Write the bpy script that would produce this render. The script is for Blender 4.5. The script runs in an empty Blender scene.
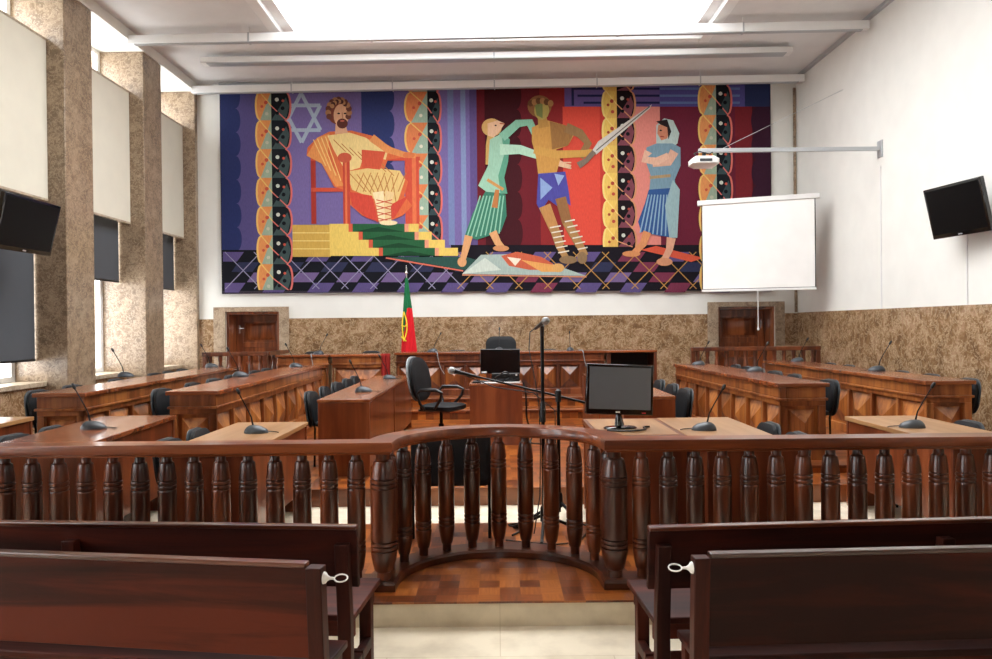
import bpy, bmesh, math, random
from mathutils import Vector, Matrix
random.seed(7)
sc = bpy.context.scene
C = sc.collection
PI = math.pi
FP, VX, VY, EYE = 757.0, 497.0, 326.0, 1.6
ROLL = 0.0105

# ------------------------------------------------------------------ measuring helpers (photo pixel -> point on a real plane)
def yc(px, py): return py + ROLL * (px - VX)
def at(px, py, Y): return ((px - VX) * Y / FP, Y, EYE - (yc(px, py) - VY) * Y / FP)
def on(px, py, Z):
    Y = (EYE - Z) * FP / (yc(px, py) - VY)
    return ((px - VX) * Y / FP, Y, Z)

# ------------------------------------------------------------------ mesh builder
class MB:
    def __init__(self): self.v = []; self.f = []; self.M = None; self.c = []
    def add(self, vs, fs, col=None):
        b = len(self.v)
        for p in vs:
            p = Vector(p)
            self.v.append(self.M @ p if self.M else p)
        for q in fs:
            self.f.append([i + b for i in q]); self.c.append(col)
        return self
    def box(self, x0, x1, y0, y1, z0, z1):
        return self.add([(x0,y0,z0),(x1,y0,z0),(x1,y1,z0),(x0,y1,z0),(x0,y0,z1),(x1,y0,z1),(x1,y1,z1),(x0,y1,z1)],
                        [(0,3,2,1),(4,5,6,7),(0,1,5,4),(1,2,6,5),(2,3,7,6),(3,0,4,7)])
    def loft(self, rings, cap=True, closed=True):
        n = len(rings[0]); vs = [p for r in rings for p in r]; fs = []
        for i in range(len(rings) - 1):
            for j in range(n if closed else n - 1):
                k = (j + 1) % n
                fs.append((i*n+j, i*n+k, (i+1)*n+k, (i+1)*n+j))
        if cap:
            fs.append(tuple(range(n - 1, -1, -1))); fs.append(tuple((len(rings)-1)*n + j for j in range(n)))
        return self.add(vs, fs)
    def lathe(self, prof, seg=20, o=(0,0,0)):
        rings = [[(o[0] + max(r,1e-4)*math.cos(2*PI*j/seg), o[1] + max(r,1e-4)*math.sin(2*PI*j/seg), o[2] + z) for j in range(seg)] for r, z in prof]
        return self.loft(rings)
    def tube(self, pts, r, seg=8):
        pts = [Vector(p) for p in pts]; rings = []; n0 = None
        for i, p in enumerate(pts):
            t = (pts[min(i+1, len(pts)-1)] - pts[max(i-1, 0)]).normalized()
            if n0 is None:
                n0 = t.orthogonal().normalized()
            n0 = (n0 - t * n0.dot(t)).normalized(); b = t.cross(n0)
            rr = r[i] if isinstance(r, (list, tuple)) else r
            rings.append([p + (n0*math.cos(2*PI*j/seg) + b*math.sin(2*PI*j/seg))*rr for j in range(seg)])
        return self.loft(rings)
    def sweep(self, path, prof):            # prof: (lateral, z) outline; path in plan, mitred
        rings = []
        for i, p in enumerate(path):
            p = Vector((p[0], p[1]))
            d0 = (p - Vector(path[i-1][:2])).normalized() if i else None
            d1 = (Vector(path[i+1][:2]) - p).normalized() if i < len(path)-1 else None
            d0 = d0 or d1; d1 = d1 or d0
            n0 = Vector((-d0.y, d0.x)); n1 = Vector((-d1.y, d1.x))
            m = (n0 + n1).normalized(); m = m / max(m.dot(n0), .35)
            rings.append([(p.x + m.x*a, p.y + m.y*a, z) for a, z in prof])
        return self.loft(rings)
    def prism(self, poly, fn, t0, t1):      # poly 2-D, fn(u,v,t) -> point
        n = len(poly)
        return self.loft([[fn(u, v, t0) for u, v in poly], [fn(u, v, t1) for u, v in poly]])
    def pillow(self, w, h, t, rad, fn, puff=.25, bow=0):  # rounded slab with softened rims, fn(u,v,t)
        def outline(ins):
            r = max(rad - ins*.5, .005); W = w/2 - ins; H = h/2 - ins; out = []
            for cx, cy, a0 in ((W-r, H-r, 0), (-W+r, H-r, PI/2), (-W+r, -H+r, PI), (W-r, -H+r, 1.5*PI)):
                for k in range(7):
                    a = a0 + k*PI/12; out.append((cx + r*math.cos(a), cy + r*math.sin(a)))
            return out
        e = t*puff
        rings = []
        for ins, tt in ((t*.9, 0), (t*.35, 0.06*t), (0, e), (0, t-e), (t*.35, t*.94), (t*.9, t)):
            rings.append([fn(u, v, tt + bow*(u*u)) for u, v in outline(ins)])
        return self.loft(rings)
    def build(self, name, mat, parent=None, bevel=0, smooth=True, colors=False):
        bm = bmesh.new()
        vs = [bm.verts.new(p) for p in self.v]
        for i, q in enumerate(self.f):
            try: bm.faces.new([vs[k] for k in q])
            except ValueError: pass
        if not colors: bmesh.ops.recalc_face_normals(bm, faces=bm.faces)
        me = bpy.data.meshes.new(name); bm.to_mesh(me); bm.free()
        me.materials.append(mat)
        if smooth:
            me.polygons.foreach_set('use_smooth', [True]*len(me.polygons))
            me.set_sharp_from_angle(angle=math.radians(38))
        if colors:
            at_ = me.color_attributes.new('Col', 'FLOAT_COLOR', 'CORNER')
            for p, c in zip(me.polygons, self.c):
                for li in p.loop_indices: at_.data[li].color = (*c, 1)
        o = bpy.data.objects.new(name, me); C.objects.link(o)
        if parent is not None: o.parent = parent
        if bevel:
            m = o.modifiers.new('edge', 'BEVEL'); m.width = bevel; m.segments = 2; m.limit_method = 'ANGLE'; m.angle_limit = math.radians(50)
        return o

def box(name, mat, x0, x1, y0, y1, z0, z1, parent=None, bevel=0):
    return MB().box(x0, x1, y0, y1, z0, z1).build(name, mat, parent, bevel)
def struct(o): o['kind'] = 'structure'; return o
def tag(o, label, cat, group=None):
    o['label'] = label; o['category'] = cat
    if group: o['group'] = group
    return o
def thing(name, label, cat, loc=(0,0,0), rz=0, group=None):
    o = bpy.data.objects.new(name, None); C.objects.link(o); o.empty_display_size = .1
    o.location = loc; o.rotation_euler = (0, 0, rz)
    return tag(o, label, cat, group)
def dup(root, loc, rz, label, group=None):
    def rec(o, parent):
        c = o.copy(); C.objects.link(c)
        if parent: c.parent = parent
        for ch in list(o.children): rec(ch, c)
        return c
    r = rec(root, None); r.location = loc; r.rotation_euler = (0, 0, rz); r['label'] = label
    if group: r['group'] = group
    return r

# ------------------------------------------------------------------ materials
def lin(h):
    if isinstance(h, str):
        h = h.lstrip('#'); h = [int(h[i:i+2], 16)/255 for i in (0, 2, 4)]
    return tuple(c/12.92 if c <= .04045 else ((c+.055)/1.055)**2.4 for c in h)
def new_mat(name):
    m = bpy.data.materials.new(name); m.use_nodes = True
    nt = m.node_tree; return m, nt, nt.nodes['Principled BSDF']
def N(nt, t, **kw):
    n = nt.nodes.new(t)
    for k, v in kw.items(): setattr(n, k, v)
    return n
def plain(name, col, rough=.5, metal=0, coat=0, emit=0, spec=.5, bump=0):
    m, nt, b = new_mat(name)
    b.inputs['Base Color'].default_value = (*lin(col), 1); b.inputs['Roughness'].default_value = rough
    b.inputs['Metallic'].default_value = metal; b.inputs['Coat Weight'].default_value = coat
    b.inputs['Specular IOR Level'].default_value = spec
    if emit:
        b.inputs['Emission Color'].default_value = (*lin(col), 1); b.inputs['Emission Strength'].default_value = emit
    else:
        tc = N(nt, 'ShaderNodeTexCoord'); nz = N(nt, 'ShaderNodeTexNoise'); nz.inputs['Scale'].default_value = 60 if bump else 3
        nt.links.new(tc.outputs['Object'], nz.inputs['Vector'])
        mx = N(nt, 'ShaderNodeMixRGB'); mx.inputs[1].default_value = (*[c*.93 for c in lin(col)], 1); mx.inputs[2].default_value = (*[min(c*1.05,1) for c in lin(col)], 1)
        nt.links.new(nz.outputs['Fac'], mx.inputs[0]); nt.links.new(mx.outputs[0], b.inputs['Base Color'])
        if bump:
            bp = N(nt, 'ShaderNodeBump'); bp.inputs['Strength'].default_value = bump; bp.inputs['Distance'].default_value = .01
            nt.links.new(nz.outputs['Fac'], bp.inputs['Height']); nt.links.new(bp.outputs[0], b.inputs['Normal'])
    return m
def ramp(nt, fac, stops):
    r = N(nt, 'ShaderNodeValToRGB'); e = r.color_ramp.elements
    while len(e) > 1: e.remove(e[-1])
    e[0].position = stops[0][0]; e[0].color = (*lin(stops[0][1]), 1)
    for p, c in stops[1:]:
        k = e.new(p); k.color = (*lin(c), 1)
    nt.links.new(fac, r.inputs[0]); return r.outputs[0]
def wood(name, dark, mid, light, axis='x', rough=.3, coat=.4, fine=1.0, croug=.12):
    m, nt, b = new_mat(name); L = nt.links
    tc = N(nt, 'ShaderNodeTexCoord'); mp = N(nt, 'ShaderNodeMapping'); oi = N(nt, 'ShaderNodeObjectInfo')
    s = {'x': (1.2, 14, 14), 'y': (14, 1.2, 14), 'z': (14, 14, 1.2)}[axis]
    mp.inputs['Scale'].default_value = tuple(k*fine for k in s)
    va = N(nt, 'ShaderNodeVectorMath', operation='SCALE'); va.inputs['Scale'].default_value = 9
    cmb = N(nt, 'ShaderNodeCombineXYZ')
    for i in range(3): L.new(oi.outputs['Random'], cmb.inputs[i])
    L.new(cmb.outputs[0], va.inputs[0]); L.new(va.outputs[0], mp.inputs['Location'])
    L.new(tc.outputs['Object'], mp.inputs['Vector'])
    n1 = N(nt, 'ShaderNodeTexNoise'); n1.inputs['Scale'].default_value = 1; n1.inputs['Detail'].default_value = 8; n1.inputs['Roughness'].default_value = .62; n1.inputs['Distortion'].default_value = .6
    L.new(mp.outputs[0], n1.inputs['Vector'])
    n2 = N(nt, 'ShaderNodeTexNoise'); n2.inputs['Scale'].default_value = .25; n2.inputs['Detail'].default_value = 2
    L.new(mp.outputs[0], n2.inputs['Vector'])
    ad = N(nt, 'ShaderNodeMath', operation='MULTIPLY_ADD'); ad.inputs[1].default_value = .55
    L.new(n2.outputs['Fac'], ad.inputs[0])
    hf = N(nt, 'ShaderNodeMath', operation='MULTIPLY'); hf.inputs[1].default_value = .45; L.new(n1.outputs['Fac'], hf.inputs[0]); L.new(hf.outputs[0], ad.inputs[2])
    col = ramp(nt, ad.outputs[0], [(.41, dark), (.5, mid), (.59, light)])
    hs = N(nt, 'ShaderNodeHueSaturation'); mr = N(nt, 'ShaderNodeMapRange'); mr.inputs['To Min'].default_value = .85; mr.inputs['To Max'].default_value = 1.15
    L.new(oi.outputs['Random'], mr.inputs['Value']); L.new(mr.outputs[0], hs.inputs['Value']); L.new(col, hs.inputs['Color'])
    L.new(hs.outputs[0], b.inputs['Base Color'])
    b.inputs['Roughness'].default_value = rough; b.inputs['Coat Weight'].default_value = coat; b.inputs['Coat Roughness'].default_value = croug
    b.inputs['Specular IOR Level'].default_value = .5 if coat else .2
    return m
def marble(name, dark, mid, light, vein, scale=1.0, rough=.2, blocks=None):
    m, nt, b = new_mat(name); L = nt.links
    tc = N(nt, 'ShaderNodeTexCoord')
    n1 = N(nt, 'ShaderNodeTexNoise'); n1.inputs['Scale'].default_value = 2.6*scale; n1.inputs['Detail'].default_value = 9; n1.inputs['Roughness'].default_value = .72; n1.inputs['Distortion'].default_value = .5
    L.new(tc.outputs['Object'], n1.inputs['Vector'])
    col = ramp(nt, n1.outputs['Fac'], [(.37, dark), (.5, mid), (.61, light)])
    n2 = N(nt, 'ShaderNodeTexNoise'); n2.inputs['Scale'].default_value = 5.5*scale; n2.inputs['Detail'].default_value = 9; n2.inputs['Roughness'].default_value = .7; n2.inputs['Distortion'].default_value = .8
    L.new(tc.outputs['Object'], n2.inputs['Vector'])
    sb = N(nt, 'ShaderNodeMath', operation='SUBTRACT'); sb.inputs[1].default_value = .5; L.new(n2.outputs['Fac'], sb.inputs[0])
    ab = N(nt, 'ShaderNodeMath', operation='ABSOLUTE'); L.new(sb.outputs[0], ab.inputs[0])
    mr = N(nt, 'ShaderNodeMapRange'); mr.inputs['From Max'].default_value = .035; mr.inputs['To Min'].default_value = .75; mr.inputs['To Max'].default_value = 0
    L.new(ab.outputs[0], mr.inputs['Value'])
    mx = N(nt, 'ShaderNodeMixRGB'); mx.inputs[2].default_value = (*lin(vein), 1)
    L.new(mr.outputs[0], mx.inputs[0]); L.new(col, mx.inputs[1]); out = mx.outputs[0]
    if blocks:      # thin joints every `blocks` metres of height
        sp = N(nt, 'ShaderNodeSeparateXYZ'); L.new(tc.outputs['Object'], sp.inputs[0])
        dv = N(nt, 'ShaderNodeMath', operation='DIVIDE'); dv.inputs[1].default_value = blocks; L.new(sp.outputs['Z'], dv.inputs[0])
        fr = N(nt, 'ShaderNodeMath', operation='FRACT'); L.new(dv.outputs[0], fr.inputs[0])
        lt = N(nt, 'ShaderNodeMath', operation='LESS_THAN'); lt.inputs[1].default_value = .014; L.new(fr.outputs[0], lt.inputs[0])
        m2 = N(nt, 'ShaderNodeMixRGB'); m2.inputs[2].default_value = (*lin(light), 1); mf = N(nt, 'ShaderNodeMath', operation='MULTIPLY'); mf.inputs[1].default_value = .5
        L.new(lt.outputs[0], mf.inputs[0]); L.new(mf.outputs[0], m2.inputs[0]); L.new(out, m2.inputs[1]); out = m2.outputs[0]
    L.new(out, b.inputs['Base Color']); b.inputs['Roughness'].default_value = rough
    return m
def tiles(name, c1, c2, mortar, w, h, ms=.004, rough=.25, offset=0.0, coat=0):
    m, nt, b = new_mat(name); L = nt.links
    tc = N(nt, 'ShaderNodeTexCoord'); br = N(nt, 'ShaderNodeTexBrick', offset=offset)
    br.inputs['Color1'].default_value = (*lin(c1), 1); br.inputs['Color2'].default_value = (*lin(c2), 1); br.inputs['Mortar'].default_value = (*lin(mortar), 1)
    br.inputs['Scale'].default_value = 1; br.inputs['Brick Width'].default_value = w; br.inputs['Row Height'].default_value = h; br.inputs['Mortar Size'].default_value = ms
    L.new(tc.outputs['Object'], br.inputs['Vector'])
    nz = N(nt, 'ShaderNodeTexNoise'); nz.inputs['Scale'].default_value = 5; nz.inputs['Detail'].default_value = 6; L.new(tc.outputs['Object'], nz.inputs['Vector'])
    mx = N(nt, 'ShaderNodeMixRGB', blend_type='MULTIPLY'); mx.inputs[0].default_value = .35; L.new(br.outputs[0], mx.inputs[1])
    cr = ramp(nt, nz.outputs['Fac'], [(.3, '#a0937e'), (.6, '#ffffff')]); L.new(cr, mx.inputs[2])
    L.new(mx.outputs[0], b.inputs['Base Color']); b.inputs['Roughness'].default_value = rough; b.inputs['Coat Weight'].default_value = coat
    return m
def parquet(name, tone=1.0):
    m, nt, b = new_mat(name); L = nt.links
    tc = N(nt, 'ShaderNodeTexCoord'); s = N(nt, 'ShaderNodeVectorMath', operation='SCALE'); s.inputs['Scale'].default_value = 1/.125
    L.new(tc.outputs['Object'], s.inputs[0])
    fl = N(nt, 'ShaderNodeVectorMath', operation='FLOOR'); L.new(s.outputs[0], fl.inputs[0])
    wn = N(nt, 'ShaderNodeTexWhiteNoise'); L.new(fl.outputs[0], wn.inputs['Vector'])
    ck = N(nt, 'ShaderNodeTexChecker'); ck.inputs['Scale'].default_value = 1; L.new(s.outputs[0], ck.inputs['Vector'])
    def grain(sc_):
        mp = N(nt, 'ShaderNodeMapping'); mp.inputs['Scale'].default_value = sc_; L.new(tc.outputs['Object'], mp.inputs['Vector'])
        n = N(nt, 'ShaderNodeTexNoise'); n.inputs['Scale'].default_value = 1; n.inputs['Detail'].default_value = 4; L.new(mp.outputs[0], n.inputs['Vector']); return n.outputs['Fac']
    ga, gb = grain((6, 60, 6)), grain((60, 6, 6))
    mg = N(nt, 'ShaderNodeMixRGB'); L.new(ck.outputs['Fac'], mg.inputs[0]); L.new(ga, mg.inputs[1]); L.new(gb, mg.inputs[2])
    ad = N(nt, 'ShaderNodeMath', operation='MULTIPLY_ADD'); ad.inputs[1].default_value = .5; L.new(wn.outputs['Value'], ad.inputs[0])
    hf = N(nt, 'ShaderNodeMath', operation='MULTIPLY'); hf.inputs[1].default_value = .5; L.new(mg.outputs[0], hf.inputs[0]); L.new(hf.outputs[0], ad.inputs[2])
    col = ramp(nt, ad.outputs[0], [(.2, '#4c210a'), (.5, '#844318'), (.8, '#b0672a')])
    L.new(col, b.inputs['Base Color']); b.inputs['Roughness'].default_value = .3; b.inputs['Coat Weight'].default_value = .3; b.inputs['Coat Roughness'].default_value = .15
    return m
def vcol(name, rough=.8, weave=0):
    m, nt, b = new_mat(name); L = nt.links
    a = N(nt, 'ShaderNodeVertexColor', layer_name='Col'); out = a.outputs['Color']
    tc = N(nt, 'ShaderNodeTexCoord'); nz = N(nt, 'ShaderNodeTexNoise'); nz.inputs['Scale'].default_value = 25; nz.inputs['Detail'].default_value = 3
    mp = N(nt, 'ShaderNodeMapping'); mp.inputs['Scale'].default_value = (3, 1, .6); L.new(tc.outputs['Object'], mp.inputs[0]); L.new(mp.outputs[0], nz.inputs['Vector'])
    cr = ramp(nt, nz.outputs['Fac'], [(.3, '#d8d8d8'), (.7, '#ffffff')])
    mx = N(nt, 'ShaderNodeMixRGB', blend_type='MULTIPLY'); mx.inputs[0].default_value = .6; L.new(out, mx.inputs[1]); L.new(cr, mx.inputs[2])
    L.new(mx.outputs[0], b.inputs['Base Color']); b.inputs['Roughness'].default_value = rough; b.inputs['Specular IOR Level'].default_value = .15
    return m
def glass(name):
    m = bpy.data.materials.new(name); m.use_nodes = True; nt = m.node_tree; nt.nodes.clear()
    o = N(nt, 'ShaderNodeOutputMaterial'); t = N(nt, 'ShaderNodeBsdfTransparent'); g = N(nt, 'ShaderNodeBsdfGlossy'); g.inputs['Roughness'].default_value = .02
    fr = N(nt, 'ShaderNodeLayerWeight'); fr.inputs[0].default_value = .15; mx = N(nt, 'ShaderNodeMixShader'); nt.links.new(fr.outputs[0], mx.inputs[0])
    nt.links.new(t.outputs[0], mx.inputs[1]); nt.links.new(g.outputs[0], mx.inputs[2]); nt.links.new(mx.outputs[0], o.inputs[0]); return m

W_bench  = wood('bench_mahogany', '#240a06', '#3c140b', '#5c2413', 'x', .5, 0, .7)
W_btop   = wood('bench_top_board_wood', '#36150b', '#512413', '#6c341c', 'x', .3, .8, .7, .14)
W_benchz = wood('bench_mahogany_upright', '#240a06', '#3a150c', '#522012', 'z', .5, 0)
W_rail   = wood('handrail_wood', '#5c2a13', '#7c3c1d', '#98522b', 'x', .28, .4)
W_bal    = wood('baluster_wood', '#3a180b', '#602e17', '#804020', 'z', .3, .35)
W_plinth = wood('plinth_wood', '#30150b', '#462010', '#5c2d17', 'x', .3, .4)
W_top    = wood('counter_top_wood', '#6a3418', '#864826', '#9c5a32', 'y', .26, .6, 1.0, .15)
W_topx   = wood('bench_top_wood', '#6a3418', '#844524', '#98552f', 'x', .26, .6, 1.0, .15)
W_body   = wood('counter_wood', '#6c3817', '#8c5029', '#a96a35', 'z', .36, .3)
W_panel  = wood('raised_panel_wood', '#74401a', '#99592a', '#b8763c', 'z', .34, .35, 1.3)
W_dark   = wood('judge_bench_wood', '#46200f', '#602f17', '#7a4122', 'z', .36, .35)
W_dpanel = wood('judge_bench_panel_wood', '#56280f', '#76401c', '#965729', 'z', .36, .35, 1.3)
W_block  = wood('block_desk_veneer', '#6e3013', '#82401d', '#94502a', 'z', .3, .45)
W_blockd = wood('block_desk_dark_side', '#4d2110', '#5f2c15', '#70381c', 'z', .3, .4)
W_tan    = wood('table_laminate_tan', '#a4794e', '#b0855a', '#bc9166', 'y', .3, .3)
W_table  = wood('table_edge_wood', '#5c2a14', '#74381c', '#884726', 'z', .32, .4)
W_door   = wood('door_wood', '#5c2c14', '#7e4220', '#9c5a30', 'z', .34, .4)
W_step   = wood('step_wood', '#5d2d13', '#7a4220', '#92552c', 'x', .32, .4)
M_wall   = plain('white_plaster', '#e5e5df', .75, spec=.3)
M_ceil   = plain('ceiling_plaster', '#dededd', .85, spec=.2)
M_white  = plain('white_enamel', '#e6e6e4', .4)
M_grey   = plain('grey_metal', '#b4b8bb', .4, .3)
M_cream  = plain('cream_fabric', '#dcd8c8', .9, spec=.1)
M_blind  = plain('grey_blind_fabric', '#54575c', .85, spec=.2)
M_marb   = marble('wainscot_marble', '#6c5138', '#866848', '#a5866a', '#c9b08f', 1.6, .16)
M_pill   = marble('pillar_marble', '#6c5a47', '#836e58', '#9b866e', '#bda98f', 2.2, .28, .62)
M_sill   = marble('sill_stone', '#97866f', '#a8977f', '#bbab93', '#d0c4b0', 1.5, .35)
M_frame  = marble('door_surround_stone', '#7d6a55', '#94806a', '#ac9880', '#c4b29a', 2.0, .3)
M_floor  = tiles('floor_stone', '#f4e9d2', '#f0e4cb', '#dccdb0', 1.2, .8, .003, .3, .5)
M_riser  = tiles('riser_stone', '#e0d1b4', '#dccdb0', '#c8b898', 3.0, 3, .002, .4)
M_parq   = parquet('parquet')
M_blk    = plain('black_plastic', '#101113', .38)
M_blkg   = plain('black_gloss', '#08080a', .12, coat=.5)
M_fab    = plain('charcoal_upholstery', '#15171a', .6, spec=.3, bump=.1)
M_shell  = plain('grey_chair_shell', '#3c4144', .45)
M_shell2 = plain('pale_grey_chair_shell', '#8b9193', .4)
M_leg    = plain('black_metal', '#0c0c0d', .35, .6)
M_mic    = plain('mic_grey_plastic', '#3a3f44', .4)
M_neck   = plain('mic_neck', '#26282b', .35, .7)
M_mesh   = plain('mic_mesh', '#9a9c9c', .45, .6, bump=.4)
M_chrome = plain('chrome', '#d5d5d5', .15, 1)
M_rope   = plain('white_hook_enamel', '#e8e6e0', .35)
M_screen = plain('projection_cloth', '#f4f3f0', .8, spec=.1)
M_lcd    = plain('lcd_panel', '#6a7177', .3, coat=.3)
M_sticker= plain('white_sticker', '#e8e8e8', .5)
M_red    = plain('red_sticker', '#c02030', .5)
M_cloth  = plain('dark_red_cloth', '#8c2a26', .85, spec=.1)
M_gold   = plain('yellow_emblem', '#e3c52a', .6)
M_light  = plain('skylight_diffuser', '#fbfdff', .5, emit=5.4)
M_glass  = glass('window_glass')
M_niche  = plain('niche_shade', '#1a0d08', .6)

# ------------------------------------------------------------------ camera
cam = bpy.data.cameras.new('camera'); co = bpy.data.objects.new('camera', cam); C.objects.link(co)
cam.sensor_width = 36; cam.lens = FP/992*36; cam.clip_start = .02
co.location = (0, 0, EYE)
yaw = math.atan(1/FP); pitch = -math.atan(3.5/FP)
co.rotation_euler = (Matrix.Rotation(yaw, 3, 'Z') @ Matrix.Rotation(PI/2 + pitch, 3, 'X') @ Matrix.Rotation(-ROLL, 3, 'Z')).to_euler()
sc.camera = co

# ------------------------------------------------------------------ shell
YB, XR, XP, XL, ZC, Y0 = 14.4, 5.72, -5.655, -6.4, 6.25, -3.5
struct(box('floor', M_floor, XL-.2, XR+.2, Y0-.2, YB+.2, -.35, -.15))
struct(box('riser_stone', M_riser, XL+.5, XR, 4.40, 4.46, -.15, -.012)); bpy.data.objects['riser_stone'].name = 'trim_1'
struct(box('floor_parquet_platform', M_parq, XL+.5, XR, 4.39, 6.15, -.012, 0))
struct(box('floor_platform_core', M_riser, XL+.5, XR, 4.47, 6.14, -.15, -.013))
struct(box('floor_stone_strip', M_floor, XL+.5, XR, 6.15, 6.77, -.15, -.004))
struct(box('floor_inner_platform', M_parq, XL+.5, XR, 6.79, YB, .0, .15))
struct(box('trim_2', W_step, XL+.5, XR, 6.765, 6.79, -.004, .152))
def dais(name, x0, x1, y0, z0, z1):
    struct(box(name, M_parq, x0, x1, y0, YB, z0, z1 - .03))
    struct(box(name + '_nosing', W_step, x0 - .01, x1 + .01, y0 - .03, YB, z1 - .03, z1, bevel=.006))
dais('floor_side_dais', XL+.5, -2.62, 7.2, .15, .23)
dais('floor_side_dais', 2.6, XR, 7.3, .15, .23)
dais('floor_judges_dais', -2.0, 2.75, 12.2, .15, .45)
dais('floor_judges_step', -2.0, 2.75, 11.8, .15, .30)
dais('floor_clerk_dais', -3.9, -2.0, 12.5, .15, .45)

# back wall with two door openings
def back_wall():
    b = MB(); t = .75; zt = 1.92
    dl, dr = (-5.155, -4.135), (4.20, 5.28)
    xs = [XL-.2, dl[0], dl[1], dr[0], dr[1], XR+.2]
    b.box(xs[0], xs[5], YB, YB+t, zt, ZC+.3)
    b.box(xs[0], xs[1], YB, YB+t, -.35, zt); b.box(xs[2], xs[3], YB, YB+t, -.35, zt); b.box(xs[4], xs[5], YB, YB+t, -.35, zt)
    struct(b.build('wall_back', M_wall))
    w = .025
    for i, (a, c) in enumerate(((XP, -5.38), (-3.95, 4.0), (5.46, XR))):
        struct(box('trim_%d' % (3+i), M_marb, a, c, YB-w, YB, .15, 1.785))
    for i, (a, c) in enumerate((dl, dr)):
        x0, x1 = (-5.38, -3.95) if i == 0 else (4.0, 5.46)
        f = MB(); y = YB-.045
        f.box(x0, a, y, YB, .15, 2.01); f.box(c, x1, y, YB, .15, 2.01); f.box(a, c, y, YB, zt, 2.01)
        struct(f.build('trim_%d' % (6+i), M_frame, bevel=.006))
        d = bpy.data.objects.new('door_%d' % (i+1), None); C.objects.link(d); d['kind'] = 'structure'
        d.location = ((a+c)/2, YB, .23)
        hw = (c-a)/2; H = zt-.23
        j = MB(); j.box(-hw+.001, -hw+.05, .02, .6, 0, H-.001); j.box(hw-.05, hw-.001, .02, .6, 0, H-.001); j.box(-hw+.05, hw-.05, .02, .6, H-.05, H-.001)
        j.build('jamb', W_door, d, .004)
        hw -= .05; H -= .05; yl = .42
        l = MB(); l.box(-hw, hw, yl+.02, yl+.05, 0, H)
        st = .13
        l.box(-hw, -hw+st, yl, yl+.02, 0, H); l.box(hw-st, hw, yl, yl+.02, 0, H)
        for z0, z1 in ((0, .2), (.75, .87), (1.0, 1.1), (H-.13, H)): l.box(-hw+st, hw-st, yl, yl+.02, z0, z1)
        l.build('leaf', W_door, d, .006)
        for z0, z1 in ((.24, .71), (1.14, H-.17)):
            p = MB(); xa, xb = -hw+st+.04, hw-st-.04; e = .06
            p.add([(xa, yl+.02, z0), (xb, yl+.02, z0), (xb, yl+.02, z1), (xa, yl+.02, z1), (xa+e, yl-.012, z0+e), (xb-e, yl-.012, z0+e), (xb-e, yl-.012, z1-e), (xa+e, yl-.012, z1-e)],
                  [(0,1,5,4),(1,2,6,5),(2,3,7,6),(3,0,4,7),(4,5,6,7)])
            p.build('door_panel', W_door, d)
        hx = hw-.07 if i == 1 else -hw+.07
        h = MB(); h.box(hx-.012, hx+.012, yl-.008, yl, 1.28, 1.44); h.tube([(hx, yl, 1.38), (hx, yl-.05, 1.38), (hx-.1*(1 if i else -1), yl-.05, 1.38)], .008)
        h.build('handle', M_chrome, d)
back_wall()
struct(box('wall_right', M_wall, XR, XR+.2, Y0, YB, -.35, ZC+.3))
struct(box('trim_8', M_marb, XR-.02, XR, Y0, YB-.05, -.15, 1.795))
struct(box('trim_9', M_pill, XR-.07, XR-.021, YB-.05, YB-.026, 1.8, ZC-.2))
struct(box('trim_10', M_grey, XR-.06, XR, Y0, YB, ZC-.06, ZC))
struct(box('wall_front', W_dark, XL-.2, XR+.2, Y0-.2, Y0, -.35, ZC+.3))
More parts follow.
